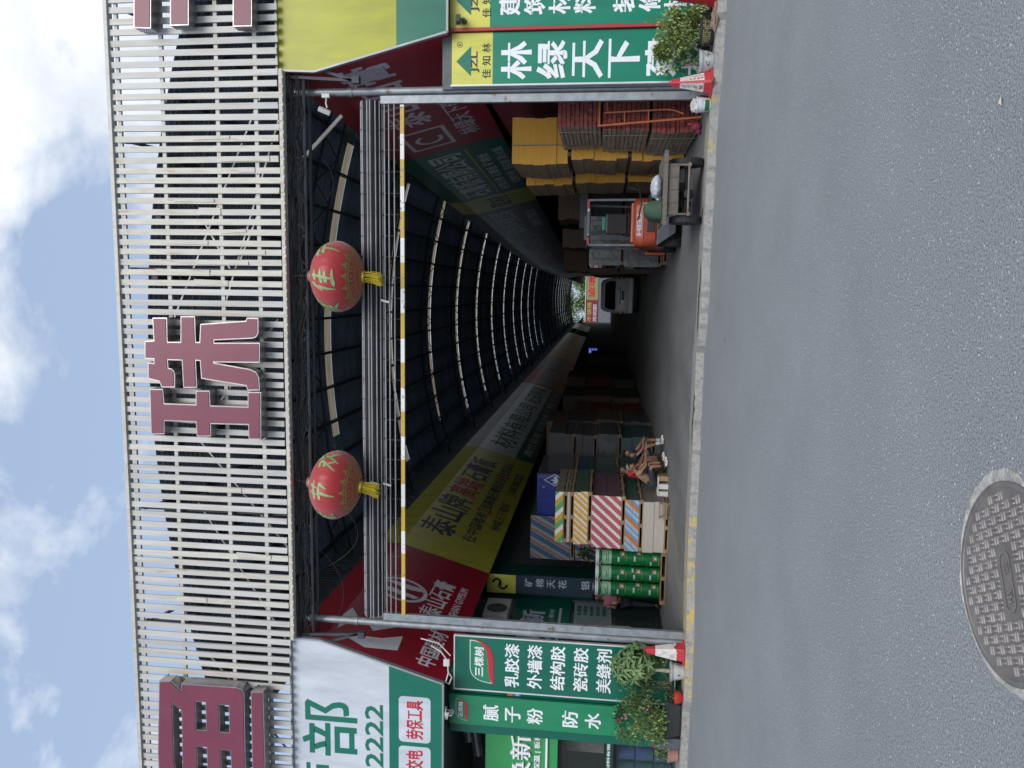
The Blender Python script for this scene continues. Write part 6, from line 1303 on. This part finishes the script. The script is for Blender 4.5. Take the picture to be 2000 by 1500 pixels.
t = thing('timber_plank', 'reddish brown plank propped beside the pink pot', 'plank', (-8.5, 0.2, 0)); g = G(); g.beam((-8.46, 0.15, 0.02), (-8.43, 0.3, 0.42), 0.09, 0.04, 0, (0, 1, 0)); g.box(-8.7, -8.45, 0.1, 0.2, 0.28, 0.33); g.build('plank', WOOD_D, t)
c = Vector((-8.72, 0.1, 0.002)); t = pot('flower_pot', 'pinkish terracotta pot with a small succulent below the corner window', c, [(0.1, 0), (0.13, 0.02), (0.165, 0.18), (0.175, 0.185), (0.175, 0.21), (0.15, 0.21)], POTP, 28, soil_r=0.155, soil_z=0.19)
shrub('potted_plant', 'small round leaved succulent in the pinkish terracotta pot', (-8.72, 0.1, 0.15), [((-8.72, 0.08, 0.32), 0.15, 0.1)], 120, [LV_PA, LV_BU], 0.07, 8, 37, ratio=0.65, base_z=0.05)
shrub('potted_plant', 'dark leafy plant on the floor behind the paint drums', (-6.75, 5.6, 1.3), [((-6.75, 5.5, 1.85), 0.22, 0.25)], 320, [LV_DK, LV_PA], 0.10, 12, 41, ratio=0.4, base_z=-1.28)

for (px_, py_), lb in (((1958, 206), 'dry yellow leaf lying on the road at the right frame edge'), ((1416, 667), 'tiny red scrap on the road before the middle of the gate')):
    q = at(px_, py_, Z=ROADZ+0.004); t = thing('fallen_leaf' if px_ > 1500 else 'litter_scrap', lb, 'leaf' if px_ > 1500 else 'litter', q); g = G(); leaf(g, Vector((0, 0, 0.004)), Vector((1, 0.4, 0)), Z_, 0.05 if px_ > 1500 else 0.035, 0.025, 0, 0.25, 0.05); g.build('blade', mat('dry_leaf', (0.5, 0.42, 0.3), 0.7) if px_ > 1500 else T_RED, t, local=True)
# ------------------------------------------------------------------ cameras, loose strip
CAMW = mat('camera_white', (0.55, 0.55, 0.53), 0.4, var=0.08)
def cctv(label, base, aim, m, sc_=1.0):
    base = Vector(base); aim = Vector(aim).normalized(); t = thing('security_camera', label, 'security camera', base, None)
    e = base+Vector((0, -0.12, -0.02))*sc_; g = G(); g.lathe([(0.045*sc_, 0), (0.04*sc_, 0.02*sc_), (0, 0.022*sc_)], base, 14, axis=(0, -1, 0)); g.tube([base, e, e+Vector((0, 0, 0.06*sc_))], 0.013*sc_, 8); g.build('bracket', m, t, smooth=50)
    h = e+Vector((0, 0, 0.085*sc_)); g = G(); g.beam(h-aim*0.09*sc_, h+aim*0.13*sc_, 0.075*sc_, 0.07*sc_); g.build('housing', m, t, bevel=0.012)
    g = G(); g.lathe([(0.028*sc_, 0), (0.024*sc_, 0.008), (0, 0.008)], h+aim*0.13*sc_, 14, axis=tuple(aim)); g.build('lens', BLK, t)
    return t
cctv('white security camera on the mid green hanging sign', (-8.1, -0.12, 4.36), (0.75, -0.45, -0.2), CAMW, 1.15)
cctv('dark security camera on the lime head of the sign at the right frame edge', (4.6, -0.13, 4.2), (-0.5, -0.6, -0.1), mat('camera_grey', (0.07, 0.075, 0.08), 0.4, var=0.1), 1.2)
t = thing('security_camera', 'white security camera hanging on an arm from the right gate pipe', 'security camera', (3.45, 0.0, 6.75)); g = G(); g.tube([(3.45, 0.04, 6.75), (3.3, -0.02, 6.74), (3.22, -0.02, 6.72)], 0.016, 8); g.box(3.4, 3.47, -0.02, 0.05, 6.68, 6.82); g.build('bracket', CAMW, t)
g = G(); g.beam((3.2, -0.08, 6.86), (3.12, -0.02, 6.66), 0.08, 0.08); g.build('housing', CAMW, t, bevel=0.015)
t = thing('batten_strip', 'pale loose batten leaning across the dark roof inside the gate top right', 'batten', (2.8, 0.6, 7)); g = G(); g.beam((3.22, 0.6, 6.66), (2.45, 0.6, 7.42), 0.05, 0.06); g.build('batten', mat('batten_pale', (0.62, 0.6, 0.56), 0.5, var=0.15), t)
t = thing('cable_coil', 'white cable looped out below the left crimson banner corner', 'cable', (-7.3, -0.2, 4.5)); g = G()
g.tube([(-6.75, -0.2, 4.75), (-6.85, -0.22, 4.55), (-7.0, -0.25, 4.42), (-7.25, -0.25, 4.40), (-7.45, -0.22, 4.46), (-7.5, -0.2, 4.4), (-7.35, -0.22, 4.34), (-7.2, -0.24, 4.42)], 0.014, 8); g.tube([(-6.62, -0.2, 4.95), (-6.68, -0.22, 4.6), (-6.9, -0.25, 4.36)], 0.012, 8); g.build('cable', CAMW, t, smooth=60)
g = G(); g.box(-7.12, -6.98, -0.26, -0.2, 4.38, 4.5); g.build('junction_box', CAMW, t, bevel=0.01)

# ------------------------------------------------------------------ people
def skin(V, E, Rr, subd=1, root=0):
    me = bpy.data.meshes.new('body'); me.from_pydata([Vector(v) for v in V], E, []); o = bpy.data.objects.new('body', me); col.objects.link(o)
    mo = o.modifiers.new('skin', 'SKIN'); mo.use_smooth_shade = True
    if not me.skin_vertices: raise RuntimeError('no skin layer')
    for i, s_ in enumerate(me.skin_vertices[0].data): s_.radius = (Rr[i], Rr[i]); s_.use_root = (i == root)
    su = o.modifiers.new('sub', 'SUBSURF'); su.levels = subd; su.render_levels = subd
    dg = bpy.context.evaluated_depsgraph_get(); m2_ = bpy.data.meshes.new_from_object(o.evaluated_get(dg), depsgraph=dg)
    vs = [v.co.copy() for v in m2_.vertices]; fs = [tuple(p.vertices) for p in m2_.polygons]
    bpy.data.objects.remove(o); bpy.data.meshes.remove(me); bpy.data.meshes.remove(m2_)
    return vs, fs
def skinmat(name, c): return mat(name, c, 0.5, var=0.08, vscale=8)
SK1 = skinmat('skin_tan', (0.25, 0.13, 0.08)); SK2 = skinmat('skin_brown', (0.2, 0.10, 0.062)); HAIRB = mat('hair_black', (0.012, 0.011, 0.011), 0.5, var=0.2); HAIRG = mat('hair_grey', (0.2, 0.19, 0.18), 0.6, var=0.3, vscale=40)
def person(label, J, face, sk, hair, shirt, legs, shoe, sock=None, sleeve=0.5, leg_to=0.9, sc_=1.0):
    """J: pelvis chest neck head, sh/el/wr (L,R), hip/kn/an/toe (L,R); face: direction the head looks"""
    J = {k: Vector(v) for k, v in J.items()}; t = thing('person', label, 'person', (J['pelvis'].x, J['pelvis'].y, 0)); face = Vector(face).normalized()
    V, E, Rr = [], [], []
    def node(p, r, par=None):
        V.append(Vector(p)); Rr.append(r*sc_); i = len(V)-1
        if par is not None: E.append((par, i))
        return i
    pe = node(J['pelvis'], 0.125); sp = node(J['pelvis'].lerp(J['chest'], 0.5), 0.115, pe); ch = node(J['chest'], 0.13, sp); nk = node(J['neck'], 0.052, ch); hd = node(J['head']-Vector((0, 0, 0.03)), 0.08, nk); tp = node(J['head']+Vector((0, 0, 0.06)), 0.078, hd)
    node(J['head']+face*0.098+Vector((0, 0, -0.02)), 0.014, hd)
    side_ = face.cross(Z_).normalized()
    for s_ in 'LR':
        a = node(J['sh'+s_], 0.058, ch); b = node(J['el'+s_], 0.04, a); c_ = node(J['wr'+s_], 0.027, b)
        hdir = (J['wr'+s_]-J['el'+s_]).normalized(); pm = node(J['wr'+s_]+hdir*0.055, 0.027, c_); q = hdir.cross(Z_); q = q.normalized() if q.length > 0.1 else Vector((1, 0, 0))
        for k, ln in enumerate((0.055, 0.066, 0.062, 0.048)):
            f0 = node(J['wr'+s_]+hdir*0.08+q*(k-1.5)*0.019, 0.009, pm); f1 = node(V[f0]+hdir*ln*0.55-Z_*0.008, 0.008, f0); node(V[f1]+hdir*ln*0.35-Z_*0.025, 0.0065, f1)
        f0 = node(J['wr'+s_]+hdir*0.04-q*0.036, 0.010, c_); node(V[f0]+hdir*0.035-q*0.014, 0.008, f0)
        h_ = node(J['hip'+s_], 0.088, pe); k_ = node(J['kn'+s_], 0.06, h_); cf = node(J['kn'+s_].lerp(J['an'+s_], 0.35), 0.055, k_); an = node(J['an'+s_], 0.034, cf); node(J['toe'+s_], 0.03, an)
    vs, fs = skin(V, E, Rr); g = G(); g.add(vs, fs); g.build('body', sk, t, smooth=80)
    # ears, eyes, mouth
    hc = J['head']
    g = G()
    for q in (-1, 1): g.ell(hc+side_*q*0.082+Vector((0, 0, 0.0)), 0.014, 0.02, 0.03, 8, 6)
    g.build('ears', sk, t, smooth=80)
    g = G()
    for q in (-1, 1): g.ell(hc+face*0.078+side_*q*0.03+Vector((0, 0, 0.018)), 0.011, 0.011, 0.008, 8, 6)
    g.ell(hc+face*0.076+Vector((0, 0, -0.055)), 0.022, 0.022, 0.006, 8, 6); g.build('facial_features', mat('eye_dark', (0.03, 0.015, 0.012), 0.5), t)
    g = G(); seg, rings = 18, 9; vs = []
    for i in range(rings+1):
        for k in range(seg):
            ph, th = math.pi*0.62*i/rings, 2*math.pi*k/seg; d = Vector((math.sin(ph)*math.cos(th), math.sin(ph)*math.sin(th), math.cos(ph)))
            cut = d.dot(face); dz = 0.0
            if cut > 0.35 and d.z < 0.62: d = Vector((d.x, d.y, 0.62)).normalized()
            vs.append(hc+Vector((0, 0, 0.02))+Vector((d.x*0.1, d.y*0.1, d.z*0.112))-face*0.01)
    g.add(vs, [(i*seg+k, i*seg+(k+1) % seg, (i+1)*seg+(k+1) % seg, (i+1)*seg+k) for i in range(rings) for k in range(seg)]); g.build('hair', hair, t, smooth=80)
    # shirt
    V, E, Rr = [], [], []
    pe = node(J['pelvis']+(J['chest']-J['pelvis'])*0.02, 0.155); sp = node(J['pelvis'].lerp(J['chest'], 0.5), 0.145, pe); ch = node(J['chest'], 0.15, sp); node(J['chest'].lerp(J['neck'], 0.62), 0.085, ch)
    for s_ in 'LR': a = node(J['sh'+s_], 0.082, ch); node(J['sh'+s_].lerp(J['el'+s_], sleeve), 0.072, a); 
    vs, fs = skin(V, E, Rr); g = G(); g.add(vs, fs); g.build('shirt', shirt, t, smooth=80)
    V, E, Rr = [], [], []
    pe = node(J['pelvis'], 0.15)
    for s_ in 'LR':
        a = node(J['hip'+s_], 0.112, pe)
        if leg_to <= 1: node(J['hip'+s_].lerp(J['kn'+s_], leg_to), 0.088, a)
        else: k_ = node(J['kn'+s_], 0.078, a); node(J['kn'+s_].lerp(J['an'+s_], leg_to-1), 0.062, k_)
    vs, fs = skin(V, E, Rr); g = G(); g.add(vs, fs); g.build('trousers' if leg_to > 1 else 'shorts', legs, t, smooth=80)
    for s_ in 'LR':
        a, b = J['an'+s_], J['toe'+s_]; d = (b-a); d.z = 0; d.normalize(); z0 = min(a.z, b.z)
        V, E, Rr = [], [], []
        h_ = node(Vector((a.x, a.y, b.z+0.012))-d*0.035, 0.042); m_ = node(Vector((a.x, a.y, b.z+0.01))+d*0.07, 0.045, h_); node(Vector((a.x, a.y, b.z))+d*0.16, 0.034, m_); node(a*0.7+Vector((a.x, a.y, b.z))*0.3, 0.045, h_)
        vs, fs = skin(V, E, Rr); g = G(); g.add(vs, fs); g.build('shoe', shoe, t, smooth=80)
        if sock: g = G(); g.tube([J['kn'+s_].lerp(a, 0.72), a], [0.05, 0.042], 10); g.build('sock', sock, t, smooth=60)
    return t
TAN = mat('shirt_tan', (0.30, 0.215, 0.13), 0.8, var=0.15, bump=0.3, bscale=12); DNAVY = mat('shorts_navy', (0.02, 0.025, 0.04), 0.8, var=0.2); SNEAK = mat('sneaker_white', (0.62, 0.62, 0.6), 0.5, var=0.1); SOCKB = mat('sock_black', (0.015, 0.016, 0.018), 0.9); SOCKG = mat('sock_grey', (0.45, 0.48, 0.52), 0.9); REDS = mat('shirt_red', (0.45, 0.015, 0.04), 0.8, var=0.1); NAVYS = mat('shirt_navy', (0.012, 0.016, 0.035), 0.8, var=0.2); PINKS = mat('shirt_rose', (0.36, 0.13, 0.17), 0.8, var=0.12, bump=0.25, bscale=12); GREYS = mat('shirt_slate', (0.10, 0.14, 0.16), 0.8, var=0.15)
y = 4.75
person('grey haired man in tan shirt and dark shorts leaning forward on a low stool', dict(pelvis=(-4.60, y, 0.37), chest=(-4.42, y, 0.66), neck=(-4.32, y, 0.80), head=(-4.24, y, 0.89), shL=(-4.38, y+0.17, 0.72), shR=(-4.38, y-0.17, 0.72), elL=(-4.16, y+0.16, 0.56), elR=(-4.15, y-0.17, 0.54), wrL=(-3.98, y+0.05, 0.56), wrR=(-3.97, y-0.05, 0.55), hipL=(-4.56, y+0.1, 0.36), hipR=(-4.56, y-0.1, 0.36), knL=(-4.16, y+0.13, 0.45), knR=(-4.19, y-0.12, 0.43), anL=(-4.13, y+0.1, 0.1), anR=(-4.16, y-0.1, 0.1), toeL=(-3.98, y+0.1, 0.045), toeR=(-4.0, y-0.12, 0.045)), (0.9, -0.25, -0.35), SK1, HAIRG, TAN, DNAVY, SNEAK, SOCKB, 0.5, 0.9, 0.92)
y = 5.55
person('dark haired man in red shirt sitting behind the man in tan', dict(pelvis=(-4.62, y, 0.46), chest=(-4.60, y, 0.80), neck=(-4.55, y, 0.97), head=(-4.52, y, 1.10), shL=(-4.58, y+0.19, 0.88), shR=(-4.58, y-0.19, 0.88), elL=(-4.4, y+0.22, 0.66), elR=(-4.4, y-0.2, 0.66), wrL=(-4.2, y+0.1, 0.6), wrR=(-4.2, y-0.1, 0.6), hipL=(-4.58, y+0.1, 0.44), hipR=(-4.58, y-0.1, 0.44), knL=(-4.2, y+0.14, 0.5), knR=(-4.2, y-0.12, 0.5), anL=(-4.18, y+0.12, 0.1), anR=(-4.2, y-0.1, 0.1), toeL=(-4.04, y+0.12, 0.045), toeR=(-4.05, y-0.1, 0.045)), (0.8, -0.5, -0.15), SK2, HAIRB, REDS, DNAVY, SNEAK, SOCKB, 0.5, 0.9, 0.95)
y = 6.15
person('man in navy shirt and dark shorts sitting bare legged farthest in', dict(pelvis=(-4.38, y, 0.40), chest=(-4.28, y-0.02, 0.70), neck=(-4.22, y-0.05, 0.85), head=(-4.19, y-0.08, 0.96), shL=(-4.25, y+0.18, 0.76), shR=(-4.27, y-0.19, 0.76), elL=(-3.96, y+0.14, 0.60), elR=(-4.02, y-0.22, 0.56), wrL=(-3.83, y-0.02, 0.56), wrR=(-3.84, y-0.14, 0.55), hipL=(-4.34, y+0.1, 0.39), hipR=(-4.34, y-0.1, 0.39), knL=(-3.86, y+0.16, 0.46), knR=(-3.98, y-0.2, 0.50), anL=(-3.84, y+0.12, 0.1), anR=(-3.86, y-0.16, 0.12), toeL=(-3.68, y+0.08, 0.045), toeR=(-3.74, y-0.22, 0.05)), (0.75, -0.6, -0.2), SK1, HAIRB, NAVYS, mat('shorts_slate', (0.09, 0.1, 0.13), 0.8), SNEAK, SOCKG, 0.45, 0.8, 0.95)
y = 5.35
person('man in rose shirt and dark trousers standing behind the paint drums', dict(pelvis=(-7.86, y, 0.93), chest=(-7.86, y, 1.30), neck=(-7.86, y, 1.50), head=(-7.85, y-0.03, 1.64), shL=(-7.67, y, 1.40), shR=(-8.05, y, 1.40), elL=(-7.62, y-0.08, 1.12), elR=(-8.08, y-0.08, 1.12), wrL=(-7.76, y-0.26, 1.12), wrR=(-7.93, y-0.27, 1.14), hipL=(-7.77, y, 0.9), hipR=(-7.95, y, 0.9), knL=(-7.76, y-0.02, 0.5), knR=(-7.97, y-0.02, 0.5), anL=(-7.76, y, 0.09), anR=(-7.98, y, 0.09), toeL=(-7.74, y-0.15, 0.045), toeR=(-8.0, y-0.15, 0.045)), (0.1, -0.95, -0.3), SK2, HAIRB, PINKS, DNAVY, BLK, None, 0.55, 1.9, 1.0)
t = thing('phone', 'phone held by the man in the rose shirt', 'phone', (-7.84, 5.03, 1.15)); g = G(); g.box(-7.88, -7.81, 5.02, 5.03, 1.1, 1.24, 0, Matrix.Rotation(0.5, 3, 'X')); g.build('case', TLW, t, bevel=0.003)
t = thing('low_stool', 'improvised low stool of pale boards and foam blocks under the man in tan', 'stool', (-4.65, 4.72, 0)); g = G(); g.box(-4.92, -4.42, 4.55, 4.95, 0.22, 0.255); g.build('top', mat('pale_board', (0.5, 0.5, 0.48), 0.7, var=0.1), t)
for x0, m in ((-4.9, 1), (-4.72, 1), (-4.52, 0)): g = G(); g.box(x0, x0+0.12, 4.56, 4.9, 0, 0.218); g.build('block', mat('foam_white', (0.6, 0.6, 0.57), 0.8, var=0.08) if m else WOOD, t)
for x0, y0, lb in ((-4.75, 5.4, 'upturned crate under the man in the red shirt'), (-4.52, 6.0, 'upturned crate under the man in the navy shirt')):
    t = thing('crate', lb, 'crate', (x0+0.15, y0+0.15, 0)); g = G(); h = 0.31 if y0 < 5.5 else 0.25
    for z in (0.0, h*0.45, h*0.85): g.box(x0, x0+0.3, y0, y0+0.02, z, z+h*0.15); g.box(x0, x0+0.3, y0+0.28, y0+0.3, z, z+h*0.15)
    for xx in (x0, x0+0.28): g.box(xx, xx+0.02, y0, y0+0.3, 0, h)
    g.box(x0, x0+0.3, y0, y0+0.3, h, h+0.02); g.build('slats', WOOD_D, t)
t = thing('small_wooden_stand', 'small open wooden stand leaning on the plain grey board pack', 'stand', (-5.2, 3.85, 0)); g = G()
for xx in (-5.22, -4.9): g.box(xx, xx+0.035, 3.86, 3.9, 0.0, 0.25)
for z in (0.06, 0.22): g.box(-5.25, -4.86, 3.82, 3.858, z, z+0.035)
g.build('frame', WOOD, t)
